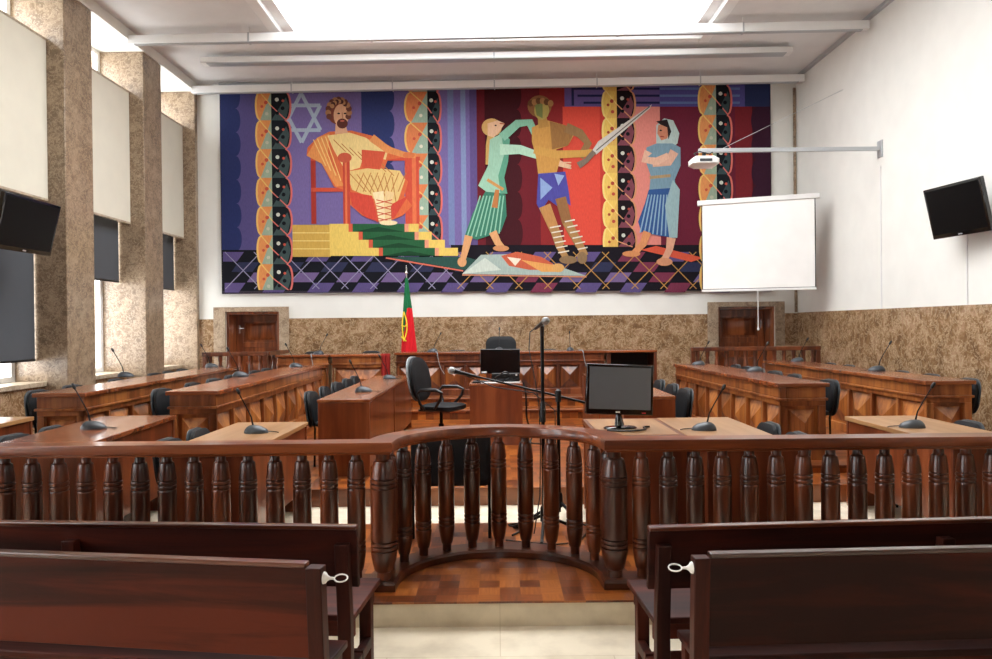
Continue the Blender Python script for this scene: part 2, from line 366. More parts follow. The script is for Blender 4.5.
# window side: pillars, wall under the sills, sills, windows
pill = [(-1.3, -.6), (.95, 1.65), (3.2, 3.9), (5.45, 6.15), (7.72, 8.4), (9.96, 10.65), (12.2, 12.85), (14.28, YB)]
for i, (a, c) in enumerate(pill):
    struct(box('pillar', M_pill, XL-.1, XP, a, c, -.35, 6.08, bevel=.008))
struct(box('wall_left', M_marb, XL-.1, -5.98, Y0, YB, -.35, .87))
struct(box('wall_left_head', M_wall, XL-.2, XP+.02, Y0, YB, 6.08, ZC+.3))
struct(box('wall_left_rear', M_wall, XL-.1, XP, Y0, -1.3, -.15, 6.08))
gaps = [(pill[i][1], pill[i+1][0]) for i in range(len(pill)-1)]
wn = 0
for i, (a, c) in enumerate(gaps):
    wn += 1
    w = bpy.data.objects.new('window_%d' % wn, None); C.objects.link(w); w['kind'] = 'structure'; w.location = (XL, (a+c)/2, .93)
    h = (c-a)/2; H = 6.08-.93
    f = MB(); f.box(-.03, .05, -h+.001, -h+.08, 0, H); f.box(-.03, .05, h-.08, h-.001, 0, H)
    for z in (0, 1.5, 3.0, 4.4, H-.07): f.box(-.03, .05, -h+.08, h-.08, z, z+.07)
    f.box(-.03, .05, -.035, .035, .07, H-.07)
    f.build('frame', M_white, w, .004)
    MB().add([(0, -h+.06, .05), (0, h-.06, .05), (0, h-.06, H-.05), (0, -h+.06, H-.05)], [(0,1,2,3)]).build('pane', M_glass, w)
    struct(box('sill', M_sill, XL-.1, -5.93, a+.001, c-.001, .87, .93, bevel=.006)); 
    if i < 2: continue
    lab = {6: 'by the wall hanging', 5: 'between the two far stone pillars', 4: 'above the wall television', 3: 'before the nearer stone pillar', 2: 'at the public end of the room'}[i]
    pn = thing('curtain_panel', 'tall cream fabric panel screening the window ' + lab, 'panel', (-5.905, (a+c)/2, 3.3), group='cream panels over the windows')
    MB().box(-.02, .02, -h+.003, h-.003, .03, 2.11).build('fabric', M_cream, pn, .004)
    
    for z_ in (0, 2.11): MB().box(-.022, .024, -h+.003, h-.003, z_, z_+.03).build('edge_profile', M_sill, pn)
    zb = {4: 1.2, 5: 2.36, 6: 2.33}.get(i, 1.6)
    bl = thing('roller_blind', {6: 'short grey roller blind below the cream panel by the wall hanging', 5: 'short grey roller blind between the two far stone pillars', 4: 'long grey roller blind drawn low beneath the wall television',
        3: 'grey roller blind before the nearer stone pillar', 2: 'grey roller blind at the public end of the room'}[i], 'blind', (-6.08, (a+c)/2, zb), group='grey roller blinds')
    MB().box(-.004, .004, -h+.02, h-.02, .03, 3.6-zb).build('blind_fabric', M_blind, bl)
    MB().box(-.012, .012, -h+.02, h-.02, 0, .03).build('bottom_bar', M_blk, bl, .003)
# ceiling with skylight well
SX0, SX1, SY0, SY1 = -3.5, 3.52, 5.6, 12.45
cb = MB(); z0, z1 = ZC, ZC+.3
cb.box(XP, SX0, Y0, YB, z0, z1); cb.box(SX1, XR, Y0, YB, z0, z1); cb.box(SX0, SX1, Y0, SY0, z0, z1); cb.box(SX0, SX1, SY1, YB, z0, z1)
struct(cb.build('ceiling', M_ceil))
sk = thing('skylight', 'large luminous rectangular skylight set into the pale ceiling', 'skylight', ((SX0+SX1)/2, (SY0+SY1)/2, ZC))
hx, hy = (SX1-SX0)/2, (SY1-SY0)/2
f = MB()
for a, z in ((.0, 0), (.16, .09)):
    b2 = a+.17
    f.box(-hx+a, -hx+b2, -hy+a, hy-a, z-.03, z+.14); f.box(hx-b2, hx-a, -hy+a, hy-a, z-.03, z+.14)
    f.box(-hx+b2, hx-b2, -hy+a, -hy+b2, z-.03, z+.14); f.box(-hx+b2, hx-b2, hy-b2, hy-a, z-.03, z+.14)
f.build('skylight_frame', M_white, sk, .01)
MB().box(-hx+.3, hx-.3, -hy+.3, hy-.3, .2, .23).build('diffuser', M_light, sk)
# three ceiling bars
def bar(label, Y, zc, x0, x1, hh, dd, joints, mat, name='ceiling_rail', rz=0):
    t = thing(name, label, 'light rail' if name == 'ceiling_rail' else 'light fixture', ((x0+x1)/2, Y, zc), rz, group='ceiling bars')
    h = (x1-x0)/2
    MB().box(-h, h, -dd/2, dd/2, -hh/2, hh/2).build('rail_body', mat, t, .006)
    MB().box(-h+.1, h-.1, -dd/2+.012, dd/2-.012, -hh/2-.012, -hh/2).build('lower_channel', M_grey, t)
    for k in range(1, joints):
        x = -h + 2*h*k/joints
        MB().box(x-.012, x+.012, -dd/2-.006, dd/2+.006, -hh/2-.02, hh/2).build('joint_clip', M_grey, t)
        MB().tube([(x, 0, hh/2), (x, 0, ZC-zc)], .006, 6).build('hanger', M_white, t)
bar('long white jointed rail crossing the ceiling over the skylight edge', 11.6, 6.08, -5.66, 5.66, .13, .1, 6, M_white, rz=-.024)
bar('shorter pale batten light between the two jointed ceiling rails', 12.75, 6.13, -4.95, 4.95, .09, .2, 2, M_white, 'ceiling_batten', rz=-.02)
bar('long white jointed rail just above the colourful wall hanging', 14.02, 6.07, -5.66, 5.66, .13, .1, 6, M_white, rz=-.026)

# ------------------------------------------------------------------ wall hanging (one flat woven picture)
def tapestry():
    YT = 14.33; S = YT/FP
    t = thing('tapestry', 'huge colourful woven wall hanging with figures between twisted columns on the back wall', 'tapestry', (0, YB-.07, 0))
    b = MB(); lay = [0]
    X = lambda px: (px+1.8-VX)*S
    Z = lambda px, py: EYE-(yc(px, py)-VY)*S
    def poly(pts, col):
        lay[0] += 1; y = -.00003*lay[0]
        c = lin(col); g = .3*c[0]+.55*c[1]+.15*c[2]
        b.add([(X(px), y, Z(px, py)) for px, py in pts][::-1], [tuple(range(len(pts)))], tuple(.85*k+.15*g for k in c))
    def rect(x0, y0, x1, y1, col): poly([(x0,y0),(x1,y0),(x1,y1),(x0,y1)], col)
    def ell(cx, cy, rx, ry, col, a0=0, a1=360, n=20):
        pts = [(cx+rx*math.cos(math.radians(a0+(a1-a0)*k/n)), cy-ry*math.sin(math.radians(a0+(a1-a0)*k/n))) for k in range(n+1 if a1-a0 < 360 else n)]
        poly(pts, col)
    def line(x0, y0, x1, y1, w, col):
        d = math.hypot(x1-x0, y1-y0) or 1; nx, ny = -(y1-y0)/d*w/2, (x1-x0)/d*w/2
        poly([(x0+nx,y0+ny),(x1+nx,y1+ny),(x1-nx,y1-ny),(x0-nx,y0-ny)], col)
    def limb(pts, ws, col):
        L_, R_ = [], []
        for i, (x, y) in enumerate(pts):
            x0, y0 = pts[max(i-1,0)]; x1, y1 = pts[min(i+1,len(pts)-1)]
            d = math.hypot(x1-x0, y1-y0) or 1; nx, ny = -(y1-y0)/d*ws[i]/2, (x1-x0)/d*ws[i]/2
            L_.append((x+nx,y+ny)); R_.append((x-nx,y-ny))
        poly(L_+R_[::-1], col)
    TOP, BOT = 82, 291
    rect(221, TOP+3, 770, BOT, '#7363a0')
    rect(221, TOP+3, 258, BOT, '#554c86')
    def wave(x0, x1, side, y0, y1, col, n):
        h = (y1-y0)/n
        rect(x0, y0, x1, y1, col)
        for k in range(n): ell(x1 if side > 0 else x0, y0+h*(k+.5), 5, h/2, col)
    wave(221, 236, 1, TOP+3, 251, '#27336a', 7); wave(362, 390, 1, TOP+3, 190, '#2c3970', 4)
    rect(448, TOP, 454, 245, '#6f7fb0'); rect(461, TOP, 466, 245, '#7b8dba'); rect(470, TOP, 478, 245, '#5d4c86')
    rect(477, TOP, 566, 247, '#6b1220'); wave(485, 517, 1, TOP, 247, '#431019', 6)
    rect(540, TOP, 566, 247, '#8b1a1c')
    rect(563, 107, 617, 247, '#d83a1c'); rect(600, 107, 617, 247, '#c02a18')
    rect(617, 107, 661, 247, '#dd7f70'); rect(660, 107, 752, 247, '#6a1630'); rect(735, 107, 770, 290, '#7a1722')
    rect(752, 107, 770, 290, '#4a1220'); wave(756, 770, -1, TOP, 290, '#39162c', 8)
    rect(565, TOP, 770, 107, '#604c8c'); rect(660, TOP, 770, 107, '#4f4890')
    for k, y in enumerate((88, 95, 102)): rect(572+6*k, y, 660, y+2.2, '#1e2450'); rect(660, y, 740, y+2.2, '#5b74a8')
    rect(572, 88, 574.5, 106, '#1e2450'); rect(745, TOP, 770, 107, '#27335f')
    # star, a woven outline of two triangles
    def star(cx, cy, r, w, col):
        for s in (1, -1):
            P = [(cx + r*math.sin(2*PI*k/3), cy - s*r*math.cos(2*PI*k/3)*1.12) for k in range(3)]
            for k in range(3): line(*P[k], *P[(k+1)%3], w, col)
    star(302, 118, 22, 3.6, '#9fb0c4')
    # floor of lozenges
    rect(221, 250, 480, BOT, '#12131c'); rect(450, 245, 752, BOT, '#17121c')
    cols = ['#5a4b82', '#2c3050', '#6f5a8c', '#0d0e16']
    for r in range(4):
        y0 = 252 + r*10.3
        for k in range(24):
            x0 = 222 + k*22.3 - r*7
            if x0 < 222 or x0+21 > 751: continue
            if (k+r) % 2 == 0:
                c = cols[(k*3+r) % 3]
                if k > 12 and (k+r*2) % 3 == 0: c = '#7a2c4a'
                poly([(x0, y0), (x0+21, y0), (x0+14, y0+9.6), (x0-7 if x0 > 229 else x0, y0+9.6)], c)
    for k in range(18):
        x0 = 224 + k*29
        lc = '#8d8aa8' if k < 8 else '#b8862e'
        line(x0, 289, min(x0+36, 750), 252, .9, lc); line(x0, 252, min(x0+36, 750), 289, .9, lc)
    poly([(655,246),(702,258),(690,262),(640,250)], '#d5491f')
    # twisted columns
    def column(x0, xm, x1, y0, y1, n, ph, A, B, D, E, lo, ro, d1, d2):
        h = (y1-y0)/n
        for k in range(-1, n+1):
            cy = y0+h*(k+.5+ph)
            c0, c1 = max(cy-h/2, y0), min(cy+h/2, y1)
            if c1-c0 < 2: continue
            def half(sgn, rx, grow, col, fr0=0., fr1=1.):
                pts = []
                ya, yb = max(c0, cy-h/2+h*fr0), min(c1, cy-h/2+h*fr1)
                if yb-ya < .5: return
                for q in range(13):
                    y = ya+(yb-ya)*q/12
                    u = max(0, 1-((y-cy)/(h/2))**2)
                    pts.append((xm+sgn*(rx*(.72+.28*math.sqrt(u))+grow), y))
                poly([(xm, ya)]+pts+[(xm, yb)], col)
            half(-1, xm-x0, 1.3, lo); half(1, x1-xm, 1.3, ro)
            half(-1, xm-x0, -.6, A); half(1, x1-xm, -.6, D)
            w = xm-x0; v = x1-xm
            ya, yb = max(c0, cy-h/2), min(c1, cy+h/2)
            poly([(xm, ya), (xm, yb), (xm-w*.75, yb)], B)
            poly([(xm, yb), (xm+v*.78, ya+(yb-ya)*.2), (xm+v*.95, cy), (xm+v*.75, yb)], E)
            line(xm-w*.78, ya, xm, cy, 1.1, lo); line(xm, cy, xm+v*.8, yb, 1.1, ro)
            for dx, dy, r, c in ((-w*.35, -h*.12, 2.0, d1), (-w*.3, h*.27, 1.8, d2), (-w*.62, h*.02, 1.5, d1), (v*.3, -h*.22, 2.0, '#c9ccbe'), (v*.6, h*.08, 2.0, '#0c0f18'), (v*.32, h*.25, 1.8, '#0c0f18'), (v*.62, -h*.18, 1.4, d1)):
                if c0+2 < cy+dy < c1-2: ell(xm+dx, cy+dy, r, r, c, n=8)
    column(257, 272, 291, 89, 290, 7, .1, '#e08a38', '#93a890', '#14181f', '#3a4f50', '#e8bb50', '#d9685c', '#c9482c', '#b9b7a0')
    column(406, 428, 441, 86, 240, 5, .2, '#e07a38', '#93b09a', '#14181f', '#33484c', '#e8bb50', '#d9685c', '#c9482c', '#d8d4bc')
    column(603, 617, 635, 83, 247, 6, .3, '#e2b93e', '#d8a83a', '#1a0f14', '#7c3d4c', '#e9cb66', '#d08a58', '#a83a22', '#b8402a')
    column(699, 716, 731, 83, 290, 7, .1, '#dd8a3c', '#93a890', '#14181f', '#33484c', '#e8bb50', '#d9685c', '#c9482c', '#b9b7a0')
    # steps
    rect(292, 225, 330, 257, '#caa02c')
    for k in range(3): line(292, 233+8*k, 330, 233+8*k, .8, '#e8cf70')
    for k in range(4):
        y0, xr, gl = 224+8*k, 418+13*k, 352+10*k
        rect(329, y0, xr, y0+8, '#e3c044'); rect(gl, y0, gl+52, y0+8, '#1e5e36'); rect(gl-4, y0, gl, y0+8, '#d5502a'); rect(gl+52, y0, gl+56, y0+8, '#e0906a')
        poly([(gl, y0+8), (gl+26, y0+3), (gl+52, y0+8)], '#134428')
    poly([(385,257),(465,257),(495,266),(462,270)], '#275048'); line(385, 258, 462, 271, 1.4, '#d86a50')
    # seated robed figure on a red chair
    R1, R2 = '#a82a18', '#cf4420'
    for x0 in (311, 406): rect(x0, 157, x0+5, 224, R1)
    for x0, y in ((311, 157), (311, 188)): rect(x0, y, 348, y+4, R2)
    rect(380, 157, 420, 161, R2); rect(405, 158, 419, 224, R2); rect(412, 158, 416, 224, '#e06a30')
    poly([(318,138),(330,132),(352,131),(372,136),(396,150),(402,158),(388,160),(384,170),(400,172),(408,182),(404,196),(412,206),(402,216),(392,220),(380,222),(362,216),(350,205),(344,190),(334,187),(322,164),(307,156),(308,148)], '#d9601f')
    poly([(318,138),(307,156),(322,164),(336,187),(344,186),(328,158),(330,134)], '#e28a34')
    for k in range(4): line(314+4*k, 140-k, 326+5*k, 166+5*k, 1, '#f0c060')
    poly([(328,136),(350,133),(366,138),(388,152),(386,160),(364,156),(360,168),(346,172),(334,150)], '#e6c878')
    poly([(346,172),(372,168),(400,171),(405,180),(398,200),(386,214),(376,200),(352,190)], '#e0bd68')
    for k in range(7): line(334+8*k, 140+4*k, 346+8*k, 152+4*k, .9, '#b8752c'); line(350+7*k, 174+.5*k, 366+5*k, 192+2*k, .9, '#b8752c'); line(356+7*k, 192, 364+7*k, 173, .9, '#b8752c')
    poly([(362,150),(386,152),(380,170),(362,168)], '#d24a20')
    limb([(372,138),(388,150),(404,155),(416,156)], [8, 7, 6, 5], '#e08a3a'); ell(409, 155.5, 6, 3, '#d9702c')
    rect(343, 157, 350, 224, '#c03a1c'); rect(345, 157, 347, 224, '#e06a30'); ell(345, 158, 7, 5, '#c8502a')
    poly([(349,192),(372,196),(378,222),(366,218),(352,206)], '#d13a1e'); poly([(408,196),(394,218),(384,222),(392,204)], '#d13a1e')
    limb([(378,192),(380,206),(382,222)], [11, 8, 7], '#ecd6a0'); limb([(390,192),(387,206),(388,222)], [9, 7, 6], '#e2c080')
    for k in range(4): line(376, 200+6*k, 392, 204+6*k, 1, '#c8502a'); line(392, 200+6*k, 376, 204+6*k, 1, '#c8502a')
    ell(388, 223, 9, 2.4, '#ecd6a0')
    limb([(341,122),(342,134)], [9, 13], '#d8a078')
    ell(339, 112, 11.5, 13, '#7a3a28'); ell(342, 116, 7.6, 11.5, '#dda478'); ell(343, 124, 5.5, 5, '#5a2c22'); ell(343, 121.4, 2.2, .9, '#b85a44')
    ell(339.5, 114, 1.5, .8, '#2a1a18'); ell(346, 114, 1.5, .8, '#2a1a18'); line(343, 113, 343.6, 119, .9, '#b0744e')
    for k in range(13):
        a = math.radians(-25+230*k/12)
        ell(339.5+10.5*math.cos(a), 112-12*math.sin(a), 2.9, 2.9, '#a8744a' if k % 2 else '#6a3c2e'); ell(340+7*math.cos(a), 108-6*abs(math.sin(a)), 2.2, 2.2, '#54302a' if k % 2 else '#b58250') if 2 < k < 11 else None
    # leaning woman in pale green
    limb([(492,132),(489,146),(487,165)], [7, 6, 3], '#c89a44')
    poly([(486,190),(505,195),(506,216),(500,232),(476,240),(464,236),(472,214)], '#2f7a62')
    for k in range(8): line(480+3.3*k, 196, 466+4.6*k, 238-.6*k, 1.3, '#7fbfa0')
    poly([(490,140),(502,134),(510,140),(508,162),(504,178),(506,194),(486,192),(478,186),(488,166),(489,152)], '#8fc0a4')
    poly([(502,136),(510,140),(508,162),(504,178),(507,194),(500,194),(498,176),(504,156)], '#4f9a7c')
    line(487, 180, 503, 190, 3, '#c88a3c'); limb([(497,190),(494,208)], [4, 6], '#b8702c')
    limb([(502,138),(518,124),(530,123),(538,140)], [9, 8, 8, 7], '#7ab89a'); limb([(538,140),(546,150),(560,155)], [6, 5, 4], '#d8a880')
    limb([(500,150),(520,150),(545,158)], [11, 9, 7], '#a6d0b4'); limb([(545,158),(560,164),(570,168)], [6, 6, 3], '#dcae86')
    for a in (-3, 0, 3): line(559, 163, 571, 166+a, 1.4, '#dcae86')
    limb([(468,236),(465,248),(461,263)], [8, 7, 5], '#d89a5c'); limb([(492,232),(497,243),(502,248)], [8, 7, 5], '#d89a5c'); ell(500, 248.5, 8, 3, '#c8844c'); ell(461, 262, 4.5, 5, '#d89a5c')
    ell(492, 128, 10, 9, '#d0a050'); poly([(488,124),(498,121),(505,124),(499,133),(494,138),(488,136)], '#dfb088'); line(500, 124, 505, 124.5, 1.2, '#b05030'); ell(496, 126, 1.1, .8, '#40302a')
    # bare-chested figure with a blade
    poly([(532,128),(548,121),(566,126),(575,134),(568,146),(556,150),(560,160),(556,174),(538,176),(536,158),(532,142)], '#c48c2e')
    poly([(550,122),(566,126),(574,133),(568,146),(552,150)], '#96682c')
    limb([(566,128),(580,134),(588,144),(580,158)], [10, 9, 8, 7], '#8f6a3c'); limb([(534,150),(556,155),(584,154),(592,152)], [8, 8, 7, 5], '#c89430')
    poly([(538,174),(565,172),(568,190),(570,206),(562,200),(556,206),(548,200),(540,212),(536,204)], '#48459a')
    poly([(540,178),(552,188),(540,200)], '#7f9ccc'); poly([(554,174),(564,176),(558,186)], '#8aa4cf')
    limb([(544,206),(552,226),(560,246)], [12, 10, 7], '#b8803a'); limb([(560,198),(566,222),(578,246)], [11, 10, 7], '#8e6030')
    limb([(553,228),(558,246),(566,260)], [9, 7, 6], '#a87c40'); limb([(566,222),(576,240),(584,256)], [9, 8, 7], '#a87c40')
    for k in range(6): line(549+1.6*k, 228+5*k, 560+1.6*k, 226+5*k, 1.2, '#d8d4c0'); line(564+2.5*k, 222+5.5*k, 574+2.5*k, 220+5.5*k, 1.2, '#d8d4c0')
    ell(567, 260, 9, 4, '#8a6c46'); ell(581, 258, 5, 6, '#8a6c46')
    limb([(542,116),(544,128)], [8, 11], '#b0802c')
    ell(540, 107, 12, 11, '#8a5a2a'); ell(542, 111, 7.5, 9.5, '#a8923c'); poly([(535,104),(543,102),(543,119),(537,116)], '#6f7a3c')
    for k in range(6): ell(531+4*k, 101+abs(k-2.5)*1.2, 2.8, 3.2, '#a8743a' if k % 2 else '#6a4220')
    poly([(592,151),(598,142),(652,105),(650,109),(602,150),(596,155)], '#c9c4ba'); line(596, 151, 650, 107, 1.1, '#6a6460'); limb([(578,166),(586,161),(594,152)], [7, 5, 5], '#7a6a5a')
    # infant on a cloth
    poly([(461,274),(480,255),(520,254),(545,262),(585,276)], '#9fb4ac'); poly([(461,274),(484,258),(500,270)], '#c3d0c4'); line(461, 275, 585, 277, 1.2, '#d88a60')
    poly([(500,256),(516,252),(540,257),(552,264),(548,270),(528,270),(508,266)], '#c8552c'); poly([(520,260),(546,264),(562,266),(560,272),(540,272)], '#dd9a3c'); ell(557, 268, 6, 4.4, '#d8a04a'); poly([(506,257),(520,259),(514,266)], '#e8d8c0')
    # woman with folded arms and a pale veil
    poly([(656,126),(664,119),(673,121),(679,134),(677,144),(670,150),(656,146)], '#a9bfba')
    poly([(646,148),(656,144),(672,144),(680,148),(680,166),(674,180),(676,196),(648,196),(650,176),(646,164)], '#6f93a4')
    poly([(648,190),(676,188),(677,204),(674,238),(658,236),(640,232),(637,222),(644,204)], '#26538e')
    for k in range(9): line(648+3*k, 195, 639+4.2*k, 233+.5*k, 1.4, '#7fa6c0')
    poly([(672,180),(679,190),(676,238),(668,238),(664,206)], '#8fb0b4'); line(649, 178, 670, 176, 3, '#a88a5c')
    limb([(674,152),(668,162),(652,164)], [9, 9, 7], '#d8a488'); limb([(648,152),(644,160),(656,162),(668,156)], [8, 8, 8, 6], '#e0ae90')
    limb([(646,232),(642,244),(632,254)], [8, 7, 6], '#d88a4c'); limb([(670,238),(668,250),(662,262)], [9, 7, 6], '#d89a78'); ell(630, 254, 9, 3, '#d08444'); ell(663, 262, 8, 4, '#cf8a5e')
    poly([(658,126),(666,123),(669,130),(667,139),(661,141),(657,134)], '#c87c58'); poly([(656,122),(667,120),(671,132),(668,140),(667,128),(660,125)], '#241a1c'); ell(660.5, 131, 1.2, .8, '#2a1a18'); line(660, 137, 664, 137.5, 1.1, '#98382c')
    for i, c in enumerate(b.c): pass
    b.build('woven_picture', vcol('tapestry_weave'), t, smooth=False, colors=True)
    x0, x1, zb, zt = X(221), X(770), Z(497, 290), Z(497, 84)
    MB().box(x0-.012, x1+.012, .002, .05, zb-.02, zt+.04).build('backing', plain('tapestry_backing', '#2b2330', .9), t)
    r = MB(); r.box(x0-.015, x1+.015, -.03, .06, zt+.02, zt+.07); r.build('hanging_rail', M_grey, t)
tapestry()

# ------------------------------------------------------------------ balustrade with bay
def bal_profile(H, r):
    p = [(r*.56, 0), (r*.56, .055*H), (r*.60, .06*H), (r*.70, .068*H), (r*.84, .12*H), (r*.95, .175*H)]
    def rings(z):
        for k in range(3):
            p.extend([(r, z), (r, z+.020*H), (r*.98, z+.0225*H), (r*.83, z+.0245*H), (r*.83, z+.031*H), (r*.98, z+.033*H)]); z += .035*H
        p.append((r, z))
    rings(.205*H); rings(.70*H)
    p.extend([(r*.96, .83*H), (r*.88, .88*H), (r*.79, .925*H), (r*.74, .938*H), (r*.60, .944*H), (r*.54, .95*H), (r*.54, H)])
    return p
def balustrade():
    t = thing('balustrade', 'polished brown balustrade with a curved central bay separating court and public benches', 'balustrade', (0, 4.66, 0))
    A, B = .725, .66; xe = 3.72
    arc = [(-A*math.cos(PI*k/28), B*math.sin(PI*k/28)) for k in range(29)]
    path = [(-xe, 0)] + arc + [(xe, 0)]
    w = .088
    cap = [(-w*.84, .826), (-w*.84, .836), (-w, .844), (-w, .888), (-w*.93, .9), (w*.93, .9), (w, .888), (w, .844), (w*.84, .836), (w*.84, .826)]
    MB().sweep(path, cap).build('handrail', W_rail, t)
    pl = [(-.1, .001), (-.1, .04), (-.085, .055), (.085, .055), (.1, .04), (.1, .001)]
    MB().sweep(path, pl).build('plinth', W_plinth, t)
    z0, H = .055, .772
    first = MB().lathe(bal_profile(H, .0555), 24).build('baluster', W_bal, t)
    pts = [(A*math.cos(PI*k/12), B*math.sin(PI*k/12)) for k in range(11, 0, -1)]
    for k in range(17): pts += [(-.878-.1665*k, 0), (.878+.1665*k, 0)]
    first.location = (*pts[0], z0)
    for p in pts[1:]:
        c = first.copy(); C.objects.link(c); c.location = (*p, z0)
    nw = MB().lathe(bal_profile(H, .08), 28).build('newel_post', W_bal, t); nw.location = (-.71, -.01, z0)
    c = nw.copy(); C.objects.link(c); c.location = (.71, -.01, z0)
    for s in (-1, 1):
        MB().box(s*xe-.05, s*xe+.05, -.07, .07, .056, .825).build('end_post', W_plinth, t, .006)
balustrade()

# small balustrades in front of the back doors
def small_rail(label, x0, x1, Y, n, ret):
    zb = .23; t = thing('landing_railing', label, 'railing', (x0, Y, zb)); L = x1-x0; H = .97
    MB().box(-.04, L+.04, -.05, .05, H-.07, H).build('handrail', W_dark, t, .008)
    MB().box(0, L, -.045, .045, 0, .07).build('lower_rail', W_dark, t, .006)
    prof = [(.03, 0), (.03, .08), (.022, .12), (.03, .2), (.045, .4), (.045, .52), (.03, .66), (.022, .72), (.03, .76), (.03, .83)]
    prof = [(r*1.2, .07+z*(H-.14)/.83) for r, z in prof]
    f = MB().lathe(prof, 14).build('baluster', W_dark, t); xs = [L*(k+.5)/n for k in range(n)]
    f.location = (xs[0], 0, 0)
    for x in xs[1:]:
        c = f.copy(); C.objects.link(c); c.location = (x, 0, 0)
    for x in (0, L): MB().box(x-.035, x+.035, -.04, .04, 0, H-.07).build('end_post', W_dark, t, .005)
    if ret:
        MB().box(L-.04, L+.06, .05, ret, H-.07, H).build('return_rail', W_dark, t, .008)
        for k in range(4):
            c = f.copy(); C.objects.link(c); c.location = (L, .2+k*(ret-.25)/3.5, 0)
small_rail('short wooden railing with turned balusters before the window-side back door', -5.02, -3.98, 13.0, 6, 1.25)
small_rail('long wooden railing with turned balusters below the projection screen', 3.36, 5.50, 13.0, 13, 0)

# ------------------------------------------------------------------ public benches
def bench(label, P, yaw, s, ztop, outer_post, hook, depth):
    """P = aisle-side end of the back's top edge; s=-1 extends to -x, +1 to +x. Local y=0 at the back's top."""
    zf = -.15; H = ztop-zf
    t = thing('public_bench', label, 'bench', (P[0], P[1], zf), yaw, 'mahogany public benches'); L = 2.25
    def bx(b, x0, x1, *r): a, c = sorted((s*x0, s*x1)); b.box(a, c, *r)
    th = .045                                            # lean of the back
    b = MB()
    def slab(b, u0, u1, za, zb, off0, off1):
        a, c = sorted((s*u0, s*u1))
        ya = lambda z: (H-z)*th/ .45
        vs = []
        for z in (za, zb):
            for x, o in ((a, off0), (c, off0), (c, off1), (a, off1)): vs.append((x, ya(z)+o, z))
        b.add(vs, [(0,3,2,1),(4,5,6,7),(0,1,5,4),(1,2,6,5),(2,3,7,6),(3,0,4,7)])
    x_in = .075 if outer_post else 0
    slab(b, x_in, L, H-(.385 if outer_post else .29), H-.02, .0, .03); b.build('back_panel', W_bench, t, .004)
    b = MB(); slab(b, x_in, L, H-.02, H, -.010, .036); b.build('top_board', W_btop, t, .005)
    sz = .42; y_back = .04; y_front = depth
    b = MB(); bx(b, 0.03, L, y_back+.015, y_front, sz-.03, sz); b.build('seat', W_bench, t, .006)
    b = MB(); bx(b, .06, L, y_front-.045, y_front-.02, sz-.12, sz-.03); b.build('apron', W_bench, t, .003)
    b = MB(); bx(b, .05, L, .13, .155, sz-.13, sz-.03); b.build('rear_apron', W_bench, t, .003)
    posts = (0.006, 2.15) if outer_post else (.028, 1.32, 2.15)
    for i, x in enumerate(posts):
        wq = .062
        b = MB(); zt = H-.012 if outer_post and i == 0 else H-.075
        a, c = sorted((s*x, s*(x+wq)))
        if outer_post and i == 0:
            p = [(-.03, zt), (.03, zt), (.06, sz), (.06, 0), (-.0, 0), (-.0, sz-.03)]
        else:
            p = [(-.05, zt), (-.0, zt), (.045, sz), (.045, 0), (-.01, 0), (-.01, sz-.03)]
        b.loft([[(a, y, z) for y, z in p], [(c, y, z) for y, z in p]]); b.build('rear_post', W_benchz, t, .004)
        k_ = s*.03 if i == 0 else 0
        b = MB(); b.box(a+k_, c+k_, y_front-.11, y_front-.05, 0, sz-.031); b.build('front_leg', W_benchz, t, .004)
        b = MB(); b.box(a+.01+k_*.5, c-.01+k_*.5, .06, y_front-.11, .1, .15); b.build('side_stretcher', W_benchz, t, .004)
    b = MB(); bx(b, .05, L, .28, .31, .1, .16); b.build('stretcher', W_bench, t, .004)
    if hook:
        z = H-.055
        h = MB(); h.M = Matrix.Translation((s*.004, .0, z)) @ Matrix.Rotation(-s*PI/2, 4, 'Y')
        h.lathe([(.024, 0), (.022, .006), (.012, .014), (.006, .024), (.005, .04)], 14); h.M = None
        pts = [(-s*(.038+.026*(1-math.cos(2*PI*k/16))), .0+.017*math.sin(2*PI*k/16), z+.002+.009*math.sin(2*PI*k/16)) for k in range(17)]
        h.tube(pts, .0032, 6); h.build('rope_hook', M_rope, t)
zt = .70
def bench_at(label, pa, pb, s, **k):
    a = Vector(on(*pa, zt)); c = Vector(on(*pb, zt)); d = (c-a)*s
    bench(label, (a.x, a.y), math.atan2(d.y, d.x), s, zt, **k)
bench_at('dark mahogany bench with a white hook, nearest the camera on the window side', (322, 564), (0, 552), -1, outer_post=True, hook=True, depth=.33)
bench_at('dark mahogany bench on the window side, close behind the balustrade', (354, 526), (0, 522), -1, outer_post=False, hook=False, depth=.58)
bench_at('dark mahogany bench with a white hook, nearest the camera on the television side', (689, 554), (992, 547), 1, outer_post=True, hook=True, depth=.33)
bench_at('dark mahogany bench on the screen side, close behind the balustrade', (647, 527), (992, 518), 1, outer_post=False, hook=False, depth=.58)

